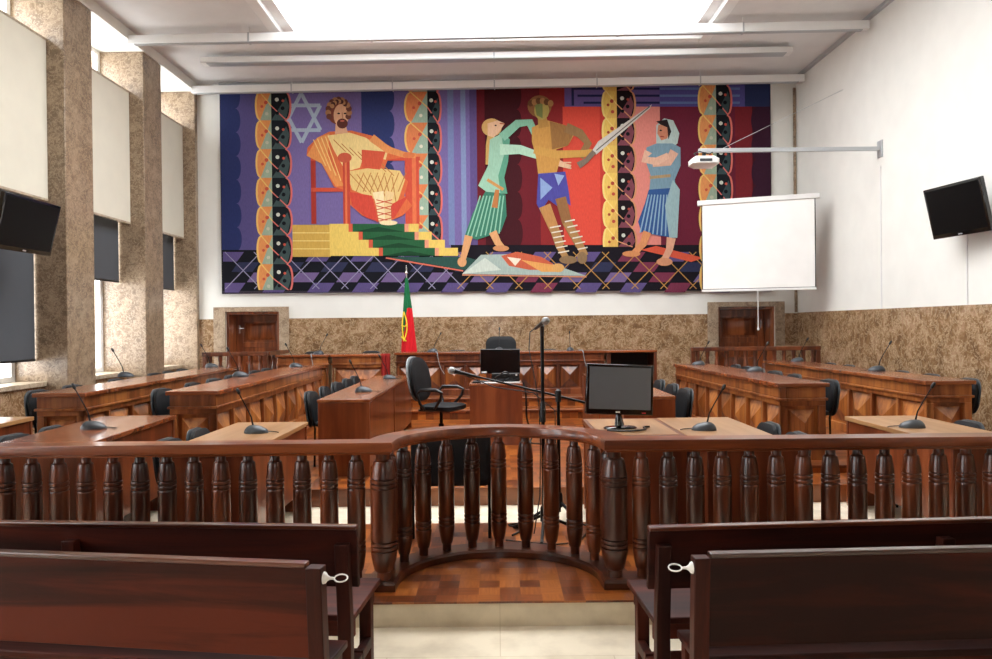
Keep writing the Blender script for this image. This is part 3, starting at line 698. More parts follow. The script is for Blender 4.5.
# ------------------------------------------------------------------ panelled counters
def pyramid(b, x0, x1, z0, z1, y, h, axis='y'):
    """raised four-sided panel on the plane y (facing -y); hip ridge when not square"""
    w, t = x1-x0, z1-z0; k = min(w, t)/2
    if w >= t: r = [(x0+k, (z0+z1)/2), (x1-k+1e-4, (z0+z1)/2)]
    else: r = [((x0+x1)/2, z0+k), ((x0+x1)/2, z1-k+1e-4)]
    vs = [(x0,y,z0),(x1,y,z0),(x1,y,z1),(x0,y,z1),(r[0][0],y-h,r[0][1]),(r[1][0],y-h,r[1][1])]
    fs = [(0,1,5,4),(1,2,5),(2,3,4,5),(3,0,4)] if w >= t else [(0,1,4),(1,2,5,4),(2,3,5),(3,0,4,5)]
    b.add(vs, fs)
def counter(name, label, cat, near, far, D, H, zb, front, n, mats, group=None, niche=None, ends=(1, 1), over=.03):
    """near/far: plan points of the front edge, from one end to the other; the front faces to the side `front`
    (front=+1: right of near->far direction)"""
    mt, mb_, mp_ = mats
    a, c = (Vector(near), Vector(far)) if front > 0 else (Vector(far), Vector(near))
    d = c-a; L = d.length
    t = thing(name, label, cat, (a.x, a.y, zb), math.atan2(d.y, d.x), group)
    o = over
    MB().box(-0, L, 0, D, H-.04, H).build('top', mt, t, .006)
    b = MB()
    for q_, za, zb_ in ((o, H-.15, H-.041), (o*.4, H-.175, H-.15)):
        b.box(q_, L-q_, q_, .09, za, zb_); b.box(q_, .09, .09, D-q_, za, zb_); b.box(L-.09, L-q_, .09, D-q_, za, zb_)
    b.build('frieze', mb_, t, .005)
    x1 = L-o if not niche else L-o
    b = MB(); b.box(o+.05, L-o-.05, o+.045, o+.07, 0, H-.176); b.box(o+.045, o+.07, o+.07, D-.04, 0, H-.176); b.box(L-o-.07, L-o-.045, o+.07, D-.04, 0, H-.176)
    st = .045; zt_ = H-.176
    q = o
    xs1 = L-o if not niche else niche
    b.box(o, xs1, q, q+.045, zt_-.05, zt_); b.box(o, xs1, q, q+.045, 0, .1)
    N_ = n; wp = (xs1-o)/N_
    for k in range(N_+1):
        x = o+wp*k; b.box(max(o, x-st/2), min(xs1, x+st/2), q, q+.045, .1, zt_-.05)
    for e, xx in ((0, o), (1, L-o-.045)):
        if not ends[e]: continue
        b.box(xx, xx+.045, o, D-o, zt_-.05, zt_); b.box(xx, xx+.045, o, D-o, 0, .1)
        b.box(xx, xx+.045, o, o+.07, .1, zt_-.05); b.box(xx, xx+.045, D-o-.07, D-o, .1, zt_-.05)
    b.build('carcass', mb_, t, .004)
    for k in range(N_):
        p = MB(); pyramid(p, o+wp*k+st/2+.02, o+wp*(k+1)-st/2-.02, .12, zt_-.07, q+.0449, .075); p.build('raised_panel', mp_, t, smooth=False)
    for e in (0, 1):
        if not ends[e]: continue
        p = MB()
        p.M = Matrix.Translation((o+.0449, 0, 0)) @ Matrix.Rotation(-PI/2, 4, 'Z') if e == 0 else Matrix.Translation((L-o-.0449, 0, 0)) @ Matrix.Rotation(PI/2, 4, 'Z')
        y0, y1 = o+.1, D-o-.1
        if e == 0: pyramid(p, -y1, -y0, .14, zt_-.09, 0, .085)
        else: pyramid(p, y0, y1, .14, zt_-.09, 0, .085)
        p.build('end_panel', mp_, t, smooth=False)
    return t
wm = (W_top, W_body, W_panel)
ZT = 1.0; Hc = ZT-.23
counter('panelled_counter', 'long panelled oak-brown counter along the windows behind the pillars', 'counter', (-3.96, 7.26), (-4.06, 12.0), .51, Hc, .23, 1, 9, wm, 'panelled side counters')
counter('panelled_counter', 'long panelled counter one row in from the windows', 'counter', (-2.71, 7.33), (-2.80, 12.25), .51, Hc, .23, 1, 9, wm, 'panelled side counters')
counter('panelled_counter', 'long panelled counter facing the central desk on the screen side', 'counter', (2.78, 7.50), (2.66, 11.45), .52, Hc, .23, -1, 8, wm, 'panelled side counters')
counter('panelled_counter', 'long panelled counter along the plain marble wall', 'counter', (4.31, 7.63), (4.27, 12.2), .52, Hc, .23, -1, 8, wm, 'panelled side counters')
# judges' row at the back (front edge faces the camera)
jm = (W_topx, W_dark, W_dpanel)
counter('judges_bench', 'wide raised judges bench with pyramid panels across the back wall', 'bench desk', (-1.72, 12.62), (1.82, 12.62), .62, .72, .45, 1, 9, jm, ends=(1, 0))
def niche_desk():
    t = thing('open_shelf_desk', 'open dark shelf unit at the end of the judges bench behind the monitor', 'desk', (1.825, 12.62, .45))
    w = .84; H = .72; D = .62
    MB().box(0, w, 0, D, H-.035, H).build('top', W_topx, t, .005)
    b = MB(); b.box(.0, .07, .02, D-.02, 0, H-.036); b.box(w-.05, w-.0, .02, D-.02, 0, H-.036); b.box(.07, w-.05, D-.06, D-.03, 0, H-.036); b.build('side_panel', W_dark, t, .004)
    MB().box(.07, w-.05, .1, D-.07, .36, .385).build('shelf', W_topx, t, .003)
    MB().box(.07, w-.05, .04, .07, 0, .36).build('front_panel', W_dark, t, .003)
    MB().box(.071, w-.051, D-.075, D-.065, .39, H-.037).build('niche_shade_sheet', M_niche, t)  # near-black sheet: shade of the open cavity put into the colour
niche_desk()
cm = (W_topx, W_body, W_panel)
counter('clerk_desk', 'panelled clerk desk between the flag and the side microphone desk', 'desk', (-2.80, 12.66), (-1.88, 12.66), .55, .70, .45, 1, 1, cm, 'clerk desks', ends=(0, 0))
counter('clerk_desk', 'panelled clerk desk beside the short door railing', 'desk', (-3.72, 12.66), (-2.81, 12.66), .55, .70, .45, 1, 1, cm, 'clerk desks', ends=(0, 0))

# ------------------------------------------------------------------ plain block desks and the central desk
def block_desk(label, x0, x1, y0, y1, z0, z1, dark_side, name='block_desk'):
    t = thing(name, label, 'desk', ((x0+x1)/2, y0, z0)); w = (x1-x0)/2; L = y1-y0; H = z1-z0
    MB().box(-w, w, 0, L, H-.03, H).build('top', W_top, t, .004)
    MB().box(-w+.006, w-.006, .006, .03, 0, H-.031).build('end_panel', W_block, t, .003)
    MB().box(-w+.006, w-.006, L-.03, L-.006, 0, H-.031).build('end_panel', W_block, t, .003)
    xa = (w-.03, w-.008) if dark_side > 0 else (-w+.008, -w+.03)
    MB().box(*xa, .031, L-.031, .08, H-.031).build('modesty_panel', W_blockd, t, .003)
    xb = (w-.012, w-.002) if dark_side > 0 else (-w+.002, -w+.012)
    MB().box(*xb, L*.5-.03, L*.5+.03, .0, H-.031).build('middle_stile', W_block, t, .002)
    return t
block_desk('plain brown block desk with two microphones and chairs along it', -1.76, -1.245, 7.36, 10.95, .15, .90, 1)
block_desk('plain brown block desk partly behind the flat monitor', 1.22, 1.735, 7.36, 10.95, .15, .90, -1)
def central_desk():
    t = thing('witness_desk', 'small brown central desk carrying a monitor and tangled cables', 'desk', (-.02, 9.2, .15)); w = .325
    MB().box(-w, w, 0, .62, .72, .75).build('top', W_topx, t, .004)
    MB().box(-w+.004, w-.004, .005, .03, 0, .719).build('front_panel', W_block, t, .003)
    for s in (-1, 1): MB().box(*sorted((s*w-s*.005, s*w-s*.03)), .031, .6, 0, .719).build('side_panel', W_block, t, .003)
central_desk()

# ------------------------------------------------------------------ small tables behind the balustrade
def table(label, fx0, fx1, yf, yn, H, lean, aisle, top, inset=False):
    """far edge from fx0 to fx1 at y=yf, runs towards the camera to yn; lean = x drift per metre towards the camera"""
    t = thing('lawyers_table', label, 'table', ((fx0+fx1)/2, yf, 0), math.atan(lean), 'small tables behind the balustrade')
    w = (fx1-fx0)/2; L = yf-yn
    MB().box(-w, w, -L, 0, H-.035, H).build('top', W_table if inset else top, t, .004)
    if inset: MB().box(-w+.03, w-.04, -L+.12, -.06, H-.001, H+.002).build('writing_surface', top, t)
    for y0, y1 in ((-L+.01, -L+.035), (-.035, -.01)): MB().box(-w+.01, w-.01, y0, y1, 0, H-.036).build('end_panel', W_table, t, .003)
    xa = (w-.045, w-.02) if aisle > 0 else (-w+.02, -w+.045)
    MB().box(*xa, -L+.036, -.036, .2, H-.036).build('modesty_panel', W_table, t, .003)
    return t
table('tan topped table with a microphone, before the block desk with two microphones', -2.28, -1.66, 6.62, 5.05, .78, 0, 1, W_tan)
table('reddish brown table with a microphone in front of the panelled counter end', -3.50, -2.86, 6.70, 5.1, .84, .065, 1, W_topx)
table('brown table against the windows, in front of the outer panelled counter', -4.72, -4.12, 6.70, 5.1, .84, .065, 1, W_tan)
table('tan inset table carrying the flat monitor beside the curved bay', .735, 1.385, 6.62, 5.5, .78, 0, -1, W_tan, True)
table('tan topped table with a microphone, joined beside the monitor table', 1.39, 2.02, 6.64, 5.05, .78, 0, -1, W_tan)
table('tan topped table with a microphone near the plain marble wall', 3.03, 3.66, 6.62, 5.05, .78, 0, -1, W_tan)

# ------------------------------------------------------------------ chairs (local: faces +y, origin on the floor under the seat)
def make_chair():
    t = thing('padded_chair', 'x', 'chair')
    tilt = .14
    def back(off): return lambda u, v, q: (u, -.20-off-q-(v+.19)*tilt + .35*u*u, .585+v)
    MB().pillow(.43, .36, .055, .13, back(0)).build('backrest', M_fab, t)
    MB().pillow(.445, .375, .022, .135, back(.057)).build('back_shell', M_shell, t)
    MB().pillow(.46, .44, .06, .08, lambda u, v, q: (u, v+.02, .41+q)).build('seat', M_fab, t)
    for sx in (-1, 1):
        MB().tube([(sx*.2, -.2, .0), (sx*.2, -.19, .40), (sx*.19, -.235, .55)], .011, 8).build('leg', M_leg, t)
        MB().tube([(sx*.2, .21, .0), (sx*.2, .19, .405)], .011, 8).build('leg', M_leg, t)
    return t
chair0 = make_chair(); used = [0]
def chair(x, y, z, face, label, group, s=1.0):
    rz = {'+x': -PI/2, '-x': PI/2, '-y': PI, '+y': 0}[face] + random.uniform(-.06, .06)
    if not used[0]:
        used[0] = 1; c = chair0; c.location = (x, y, z); c.rotation_euler = (0, 0, rz); c['label'] = label; c['group'] = group
    else: c = dup(chair0, (x, y, z), rz, label, group)
    c.scale = (s, s, s); return c
ordn = ['first', 'second', 'third', 'fourth', 'fifth', 'sixth', 'seventh']
def row(xs, ys, z, face, where, group, s=1.0):
    for k, y in enumerate(ys):
        x = xs[k] if isinstance(xs, (list, tuple)) else xs
        chair(x, y, z, face, 'charcoal padded chair, %s from the camera, %s' % (ordn[k], where), group, s)
row((-4.37, -4.38, -4.40, -4.43, -4.45, -4.46), (7.66, 8.3, 9.3, 10.4, 10.9, 11.4), .23, '+x', 'behind the counter along the windows', 'chairs along the windows')
row((-3.13, -3.14, -3.15, -3.17, -3.18, -3.19), (7.68, 8.5, 9.15, 9.8, 10.8, 11.38), .23, '+x', 'at the second counter from the windows', 'chairs of the second window-side row')
row(-1.72, (8.1, 8.75, 9.42, 10.06, 10.6), .15, '+x', 'behind the block desk near the flag', 'chairs along the block desk near the flag')
row(1.71, (8.0, 8.62, 9.3), .15, '-x', 'behind the block desk next to the flat monitor', 'chairs along the block desk by the monitor')
row(3.20, (7.95, 8.9, 9.5, 10.1, 10.6, 11.08), .23, '-x', 'behind the counter facing the central desk', 'chairs of the inner screen-side row')
row(4.72, (8.06, 8.75, 9.4, 10.8, 11.4), .23, '-x', 'between the outer counter and plain marble wall', 'chairs along the marble wall', .99)
row(1.98, (5.72, 6.31), 0, '-x', 'at the tan table beside the monitor', 'chairs at the tables')
row(3.63, (5.72, 6.31), 0, '-x', 'at the tan table near the plain marble wall', 'chairs at the tables')
row(-2.22, (5.72, 6.31), 0, '+x', 'at the tan table next to the block desk', 'chairs at the tables')
row((-3.52, -3.48, -3.45), (5.40, 5.885, 6.37), 0, '+x', 'at the reddish brown table', 'chairs at the tables', 1.03)
for x, s, lab in ((-3.37, 1.0, 'charcoal chair behind the clerk desk beside the door railing'), (-2.32, 1.0, 'charcoal chair behind the clerk desk next to the flag'),
                  (-.72, 1.0, 'charcoal chair behind the judges bench, next to the flag end'), (.95, 1.0, 'charcoal chair behind the judges bench, beyond the tall microphone stand')):
    chair(x, 13.62, .45, '-y', lab, 'chairs of the judges', .93)
# the presiding chair: taller
def tall_chair():
    t = thing('judge_chair', 'tall black presiding judge chair behind the central monitor', 'chair', (.07, 13.62, .45), PI)
    MB().pillow(.56, .52, .09, .14, lambda u, v, q: (u, -.24-q-(v+.26)*.12+.3*u*u, .70+v)).build('backrest', M_fab, t)
    MB().pillow(.52, .5, .09, .1, lambda u, v, q: (u, v, .40+q)).build('seat', M_fab, t)
    for s in (-1, 1):
        MB().tube([(s*.27, -.22, .5), (s*.29, -.2, .64), (s*.29, .15, .66), (s*.27, .2, .46)], .018, 8).build('armrest', M_blk, t)
    MB().lathe([(.03, .06), (.03, .40)], 12).build('column', M_leg, t)
    for k in range(5):
        a = 2*PI*k/5; MB().tube([(0, 0, .08), (.28*math.cos(a), .28*math.sin(a), .03)], [.028, .018]).build('foot', M_blk, t)
tall_chair()
def swivel():
    t = thing('swivel_chair', 'black swivel armchair with a pale grey back shell beside the block desk', 'chair', (-.70, 9.35, .15), math.radians(-112))
    def bk(off, z0=0): return lambda u, v, q: (u, -.23-off-q-(v+.25)*.16+.45*u*u, .80+v)
    MB().pillow(.47, .54, .07, .21, bk(0)).build('backrest', M_fab, t)
    MB().pillow(.485, .555, .03, .215, bk(.072)).build('back_shell', M_shell2, t)
    MB().pillow(.50, .48, .08, .12, lambda u, v, q: (u, v+.03, .42+q)).build('seat', M_fab, t)
    for s in (-1, 1):
        MB().tube([(s*.24, -.1, .44), (s*.31, -.13, .52), (s*.31, -.17, .64), (s*.30, -.12, .685), (s*.30, .08, .69), (s*.305, .16, .66), (s*.30, .14, .58), (s*.26, .04, .46)], [.016]*3+[.022]*2+[.018]*3, 8).build('armrest', M_blk, t)
    MB().box(-.035, .035, -.30, -.1, .395, .419).build('back_bracket', M_blk, t)
    MB().lathe([(.032, .07), (.032, .25), (.02, .26), (.02, .42)], 12).build('gas_column', M_leg, t)
    for k in range(5):
        a = 2*PI*k/5+.3; f = MB().tube([(0, 0, .11), (.15*math.cos(a), .15*math.sin(a), .09), (.29*math.cos(a), .29*math.sin(a), .075)], [.03, .024, .018]).build('foot', M_blk, t)
        c = MB(); c.M = Matrix.Translation((.29*math.cos(a), .29*math.sin(a), .028)) @ Matrix.Rotation(a, 4, 'Z') @ Matrix.Rotation(PI/2, 4, 'X'); c.lathe([(.028, -.02), (.028, .02)], 12); c.M = None
        c.tube([(.29*math.cos(a), .29*math.sin(a), .03), (.29*math.cos(a), .29*math.sin(a), .075)], .008); c.build('caster', M_blk, f)
swivel()
def witness_chair():
    t = thing('witness_chair', 'black chair seen from behind through the curved bay balusters', 'chair', (-.36, 5.98, 0))
    MB().pillow(.60, .40, .045, .05, lambda u, v, q: (u, -.24-q-(v+.2)*.04, .595+v)).build('backrest', M_fab, t)
    MB().pillow(.56, .46, .06, .06, lambda u, v, q: (u, v, .41+q)).build('seat', M_fab, t)
    for s in (-1, 1):
        MB().tube([(s*.29, -.27, 0), (s*.29, -.255, .40), (s*.29, -.27, .76)], .013, 8).build('leg', M_leg, t)
        MB().tube([(s*.29, .22, 0), (s*.29, .22, .42)], .013, 8).build('leg', M_leg, t)
        MB().tube([(s*.29, -.26, .63), (s*.31, 0, .64), (s*.29, .22, .60), (s*.29, .22, .42)], .014, 8).build('armrest', M_blk, t)
witness_chair()

# ------------------------------------------------------------------ gooseneck microphones
def make_mic(dx, dz, flip):
    """neck leans dx sideways and rises dz"""
    t = thing('gooseneck_microphone', 'x', 'microphone')
    b = MB(); n = 22; rings = []
    for sc_, z in ((1, 0), (1, .012), (.9, .03), (.66, .05), (.36, .062), (.12, .066)):
        rings.append([(.1*sc_*math.cos(2*PI*k/n) - flip*.012*(1-sc_)*3, .068*sc_*math.sin(2*PI*k/n), z) for k in range(n)])
    b.loft(rings); b.build('base', M_mic, t)
    sx = -flip*.025
    pts = [(sx, 0, .055), (sx+dx*.12, 0, .055+(dz-.055)*.25), (sx+dx*.40, 0, .055+(dz-.055)*.5), (sx+dx*.72, 0, .055+(dz-.055)*.76), (dx+sx*.4, 0, dz-.03)]
    MB().tube(pts, [.008, .006, .005, .005, .005], 8).build('neck', M_neck, t)
    e = Vector((dx+sx*.4, 0, dz-.03)); d = (Vector(pts[-1])-Vector(pts[-2])).normalized()
    MB().tube([e-d*.01, e, e+d*.03, e+d*.045], [.008, .013, .014, .007], 10).build('microphone_head', M_blk, t)
    q = [(-flip*-.09, .01, .012), (.13*flip, .03, .006), (.17*flip, .01, .006), (.19*flip, -.03, .006)]
    MB().tube(q, .004, 6).build('cable', M_blk, t)
    return t
mics = {'L': make_mic(-.13, .36, 1), 'R': make_mic(.14, .36, -1)}; mu = {'L': 0, 'R': 0}
def mic(px, py, Z, side, label, rz=0, s=1.0, xy=None):
    x, y = xy if xy else on(px, py, Z)[:2]
    if not mu[side]:
        mu[side] = 1; c = mics[side]; c.location = (x, y, Z); c.rotation_euler = (0, 0, rz); c['label'] = label; c['group'] = 'gooseneck microphones'
    else: c = dup(mics[side], (x, y, Z), rz, label, 'gooseneck microphones')
    c.scale = (s, s, s)
T1 = ZT+.001
mic(125, 377, T1, 'L', 'grey gooseneck microphone on the counter along the windows, nearer one', .3)
mic(211, 367.3, T1, 'L', 'grey gooseneck microphone on the counter along the windows, far end near the railing', .2)
mic(240, 376.5, T1, 'L', 'grey gooseneck microphone midway on the counter one row in from the windows', .2)
mic(295.5, 367, T1, 'L', 'grey gooseneck microphone at the far end of the second window-side counter', .1)
mic(92, 429, .841, 'L', 'grey gooseneck microphone on the reddish brown table', .1, .95)
mic(255, 433, .781, 'L', 'grey gooseneck microphone on the tan table next to the block desk', 0, .95)
mic(363, 392, .901, 'L', 'grey gooseneck microphone on the block desk, end nearer the balustrade', 0, .95)
mic(389, 379, .901, 'L', 'grey gooseneck microphone on the block desk, far end near the flag', 0, .9)
mic(0, 0, 1.151, 'R', 'grey gooseneck microphone on the clerk desk beside the door railing', 0, .95, (-3.05, 12.9))
mic(0, 0, 1.171, 'R', 'grey gooseneck microphone on the judges bench next to the flag', 0, .9, (-1.1, 12.85))
mic(0, 0, 1.171, 'R', 'grey gooseneck microphone in the middle of the judges bench', 1.5, 1.1, (.03, 12.85))
mic(0, 0, 1.171, 'L', 'grey gooseneck microphone on the judges bench beyond the tall microphone stand', 1.4, .9, (1.24, 12.85))
mic(698, 365, T1, 'R', 'grey gooseneck microphone at the far end of the counter facing the central desk', 0, .95)
mic(754, 371.5, T1, 'R', 'grey gooseneck microphone midway on the counter facing the central desk', -.1)
mic(703, 430, .781, 'R', 'grey gooseneck microphone on the tan table joined to the monitor table', -.1, .95)
mic(797, 361.5, T1, 'R', 'grey gooseneck microphone at the far end of the counter by the marble wall', 0)
mic(876, 371, T1, 'R', 'grey gooseneck microphone midway on the counter by the marble wall', -.2)
mic(911, 427.5, .781, 'R', 'grey gooseneck microphone on the tan table near the plain marble wall', -.2, .95)

# ------------------------------------------------------------------ microphone stands
def stand_feet(t, h, rad=.28, ph=.4):
    MB().lathe([(.014, .06), (.014, h)], 12).build('pole', M_leg, t)
    MB().lathe([(.028, .10), (.028, .2), (.02, .22)], 12).build('hub', M_blk, t)
    for k in range(3):
        a = ph+2*PI*k/3
        l = MB().tube([(0, 0, .15), (rad*math.cos(a), rad*math.sin(a), .015)], .012, 8).build('leg', M_leg, t)
        MB().tube([(rad*.93*math.cos(a), rad*.93*math.sin(a), .024), (rad*1.04*math.cos(a), rad*1.04*math.sin(a), .013)], .013, 8).build('rubber_foot', M_blk, l)
def ball_mic(t, p, d, name='microphone'):
    p = Vector(p); d = Vector(d).normalized()
    o = MB().tube([p-d*.17, p-d*.02, p, p+d*.01], [.012, .018, .024, .024], 12).build(name, M_blk, t)
    q = d.to_track_quat('Z', 'Y').to_matrix().to_4x4()
    h = MB(); h.M = Matrix.Translation(p) @ q
    h.lathe([(.018, 0), (.027, .012), (.031, .03), (.027, .05), (.016, .061), (.002, .064)], 16); h.build('mesh_head', M_mesh, o)
def stand_one():
    t = thing('microphone_stand', 'tall straight black microphone stand with a grey ball-head microphone', 'microphone stand', (.345, 5.80, 0))
    stand_feet(t, 1.52)
    MB().lathe([(.022, .86), (.022, 1.0), (.016, 1.02)], 12).build('clutch', M_blk, t)
    MB().tube([(0, 0, 1.52), (-.0, -.01, 1.57), (.0, -.03, 1.60)], .016, 8).build('microphone_clip', M_blk, t)
    ball_mic(t, (.01, -.08, 1.625), (.3, -.8, .25))
    MB().tube([(-.05, .07, 1.58), (-.09, .06, 1.55), (-.1, .03, 1.42), (-.06, .02, 1.2), (-.03, .0, 1.0), (-.02, .02, .7), (-.03, -.02, .3), (-.08, -.06, .02)], .005, 6).build('cable', M_blk, t)
def stand_two():
    t = thing('microphone_stand', 'black boom microphone stand, boom stretched low across the central desk', 'microphone stand', (.50, 6.25, 0))
    stand_feet(t, 1.03, .25, 1.2)
    a = Vector(at(455, 371.5, 6.22)); e = Vector(at(584, 402.5, 6.28)); o = Vector(t.location)
    a -= o; e -= o
    MB().tube([a+(e-a)*.04, e], [.007, .011], 8).build('boom', M_leg, t)
    MB().lathe([(.025, .97), (.025, 1.06), (.01, 1.075)], 12).build('clutch', M_blk, t)
    d = (a-e).normalized(); ball_mic(t, a, d)
    MB().tube([a+(e-a)*.08+Vector((0,0,-.015)), a+(e-a)*.3+Vector((0,-.02,-.05)), a+(e-a)*.6+Vector((0,-.02,-.02)), Vector((-.03,-.02,.9)), Vector((-.025,-.02,.4)), Vector((-.1,-.05,.01))], .005, 6).build('cable', M_blk, t)
stand_one(); stand_two()
def cable(label, pts, r=.006, mat=M_blk):
    ps = []
    P = [Vector(p) for p in pts]
    for i in range(len(P)-1):
        p0, p1, p2, p3 = P[max(i-1,0)], P[i], P[i+1], P[min(i+2,len(P)-1)]
        for k in range(6):
            u = k/6; ps.append(.5*((2*p1)+(p2-p0)*u+(2*p0-5*p1+4*p2-p3)*u*u+(3*p1-p0-3*p2+p3)*u**3))
    ps.append(P[-1])
    return tag(MB().tube(ps, r, 6).build('floor_cable', mat), label, 'cable')
cable('black cable looping across the parquet at the microphone stand feet', [(.05, 5.62, .008), (.2, 5.56, .008), (.42, 5.5, .008), (.6, 5.62, .008), (.7, 5.95, .008), (.62, 6.1, .008)])
cable('thin black cable on parquet ending in a plug beside the stand', [(.1, 5.75, .008), (.18, 5.92, .008), (.08, 6.05, .008), (.24, 6.1, .008)], .008)
cable('black cables hanging down the side of the central desk', [(.32, 9.4, .9), (.35, 9.38, .75), (.36, 9.4, .45), (.42, 9.36, .25), (.40, 9.3, .16), (.55, 9.2, .158)], .012)

# ------------------------------------------------------------------ electronics
for lab, x, za in (('thin grey cable hanging over the front of the clerk desk beside the door railing', -3.1, 1.152), ('thin grey cable hanging over the judges bench front next to the flag', -1.0, 1.172), ('thin grey cable hanging over the judges bench front beyond the tall microphone stand', 1.42, 1.172)):
    y = 12.60 if x < -2 else 12.57
    cable(lab, [(x-.04, 12.8, za+.008), (x-.02, 12.68, za+.01), (x, y, za+.004), (x+.015, y-.01, za-.08), (x+.05, y-.01, za-.24), (x+.12, y-.01, za-.36)], .007, M_shell2).name = 'hanging_cable'
def monitor(name, label, loc, rz, w, h, zc, roll, face, base_r, extras):
    t = thing(name, label, 'monitor', loc, rz)
    R = Matrix.Translation((0, 0, zc)) @ Matrix.Rotation(roll, 4, 'Y') @ Matrix.Rotation(math.radians(-4), 4, 'X')
    b = MB(); b.M = R; e = .022
    b.box(-w/2, w/2, -.012, .03, -h/2, h/2); b.add([(-w*.4, .03, -h*.35), (w*.4, .03, -h*.35), (w*.4, .03, h*.35), (-w*.4, .03, h*.35), (-w*.22, .065, -h*.22), (w*.22, .065, -h*.22), (w*.22, .065, h*.2), (-w*.22, .065, h*.2)], [(0,1,5,4),(1,2,6,5),(2,3,7,6),(3,0,4,7),(4,5,6,7)])
    b.build('casing', M_blkg, t, .006)
    s = MB(); s.M = R; s.box(-w/2+e, w/2-e, -.0135, -.0125, -h/2+e*1.9, h/2-e); s.build('screen', face, t)
    for (x0, x1, z0, z1, m, nm) in extras:
        q = MB(); q.M = R; q.box(x0*w, x1*w, -.0145, -.0121, z0*h, z1*h); q.build(nm, m, t)
    MB().tube([(0, .035, zc-h*.2), (0, .04, zc-h/2-.01), (0, .02, .015)], [.03, .026, .04], 10).build('neck', M_blkg, t)
    b = MB(); n = 26; b.loft([[(base_r*k*math.cos(2*PI*j/n), base_r*.62*k*math.sin(2*PI*j/n), z) for j in range(n)] for k, z in ((1, 0), (1, .008), (.85, .016), (.3, .022))]); b.build('base', M_blkg, t)
monitor('flat_monitor', 'black flat monitor with a grey blank screen on the tan inset table', (.965, 5.98, .7825), math.radians(8), .545, .395, .305, math.radians(3), M_lcd, .135,
        [(-.06, .0, -.462, -.432, M_sticker, 'logo_mark'), (.33, .39, -.465, -.445, M_red, 'red_sticker')])
cable('coil of black cables around the flat monitor base', [(.84, 5.82, .79), (.92, 5.78, .79), (1.05, 5.78, .79), (1.14, 5.86, .79), (1.15, 5.98, .79), (1.2, 6.0, .79)], .008).name = 'desk_cable'
monitor('desk_monitor', 'dark monitor with a white sticker standing on the central desk', (.035, 9.5, .90), math.radians(-6), .50, .31, .255, 0, M_blkg, .11,
        [(-.47, -.33, -.47, -.40, M_sticker, 'white_sticker')])
def gear():
    t = thing('recorder_box', 'small black recorder box in front of the central desk monitor', 'recorder', (.09, 9.32, .90))
    b = MB(); b.box(-.16, .18, -.07, .06, 0, .12); b.build('case', M_blk, t, .008)
    b = MB(); b.box(-.12, .1, -.074, -.069, .03, .06); b.build('front_strip', M_mic, t)
    MB().box(.13, .15, -.075, -.07, .09, .11).build('indicator', M_sticker, t)
gear()
for lab, pts, r, m in (('tangle of black cable over the recorder box', [(-.05, 9.235, .95), (.02, 9.225, 1.0), (.1, 9.22, 1.04), (.16, 9.225, .98), (.1, 9.225, .93), (.2, 9.23, .935), (.26, 9.235, .96)], .009, M_blk),
                       ('white cable lying along the front edge of the central desk', [(-.2, 9.22, .908), (-.05, 9.215, .91), (.08, 9.222, .908), (.2, 9.215, .91), (.27, 9.25, .91)], .009, M_white)):
    cable(lab, pts, r, m).name = 'desk_cable'
kb = thing('keyboard', 'black keyboard on the near corner of the central desk', 'keyboard', (-.2, 9.36, .9))
MB().box(-.11, .11, -.06, .06, 0, .018).build('keyboard_body', M_blk, kb, .004)
MB().box(-.1, .1, -.05, .05, .018, .023).build('keys', M_mic, kb)

def television(name, label, pl, pr, yl, yr, h, pitch, wallx, sgn):
    """hung from the side wall on an arm; pl/pr: pixel of the mid-height of its two ends at depths yl/yr"""
    a, c = Vector(at(*pl, yl)), Vector(at(*pr, yr)); m = (a+c)/2; d = (c-a); w = math.hypot(d.x, d.y)
    t = thing(name, label, 'television', m, math.atan2(d.y, d.x))
    R = Matrix.Rotation(pitch, 4, 'X')
    b = MB(); b.M = R; b.box(-w/2, w/2, -.02, .035, -h/2, h/2); b.box(-w*.3, w*.3, .035, .07, -h*.3, h*.25); b.build('casing', M_blkg, t, .008)
    s = MB(); s.M = R; s.box(-w/2+.03, w/2-.03, -.0215, -.0205, -h/2+.05, h/2-.03); s.build('screen', plain(name+'_panel', '#050608', .3, spec=.15), t)
    q = MB(); q.M = R; q.box(-.03, .03, -.022, -.0202, -h/2+.015, -h/2+.03); q.build('badge', M_grey, t)
    inv = Matrix.Rotation(-t.rotation_euler.z, 3, 'Z')
    e = inv @ (Vector((wallx, m.y+.05, m.z-.02))-m)
    arm = MB(); arm.tube([(0, .07, 0), (e.x*.5, e.y*.5+.05, 0), (e.x, e.y, -.02)], .025, 10)
    arm.build('wall_mount', M_grey, t)
    pl_ = MB(); pl_.M = Matrix.Translation(e) @ inv.to_4x4(); pl_.box(*sorted((0, -sgn*.025)), -.09, .09, -.13, .13); pl_.build('wall_plate', M_grey, t, .004)
television('wall_tv', 'black flat television tilted on the window-side wall in front of a cream panel', (-1, 219.5), (55.5, 231), 8.25, 9.3, .63, math.radians(13), -5.895, -1)
television('wall_tv', 'black flat television tilted on the plain white wall', (930, 215.5), (987.5, 203), 9.35, 8.45, .62, math.radians(13), XR-.001, 1)
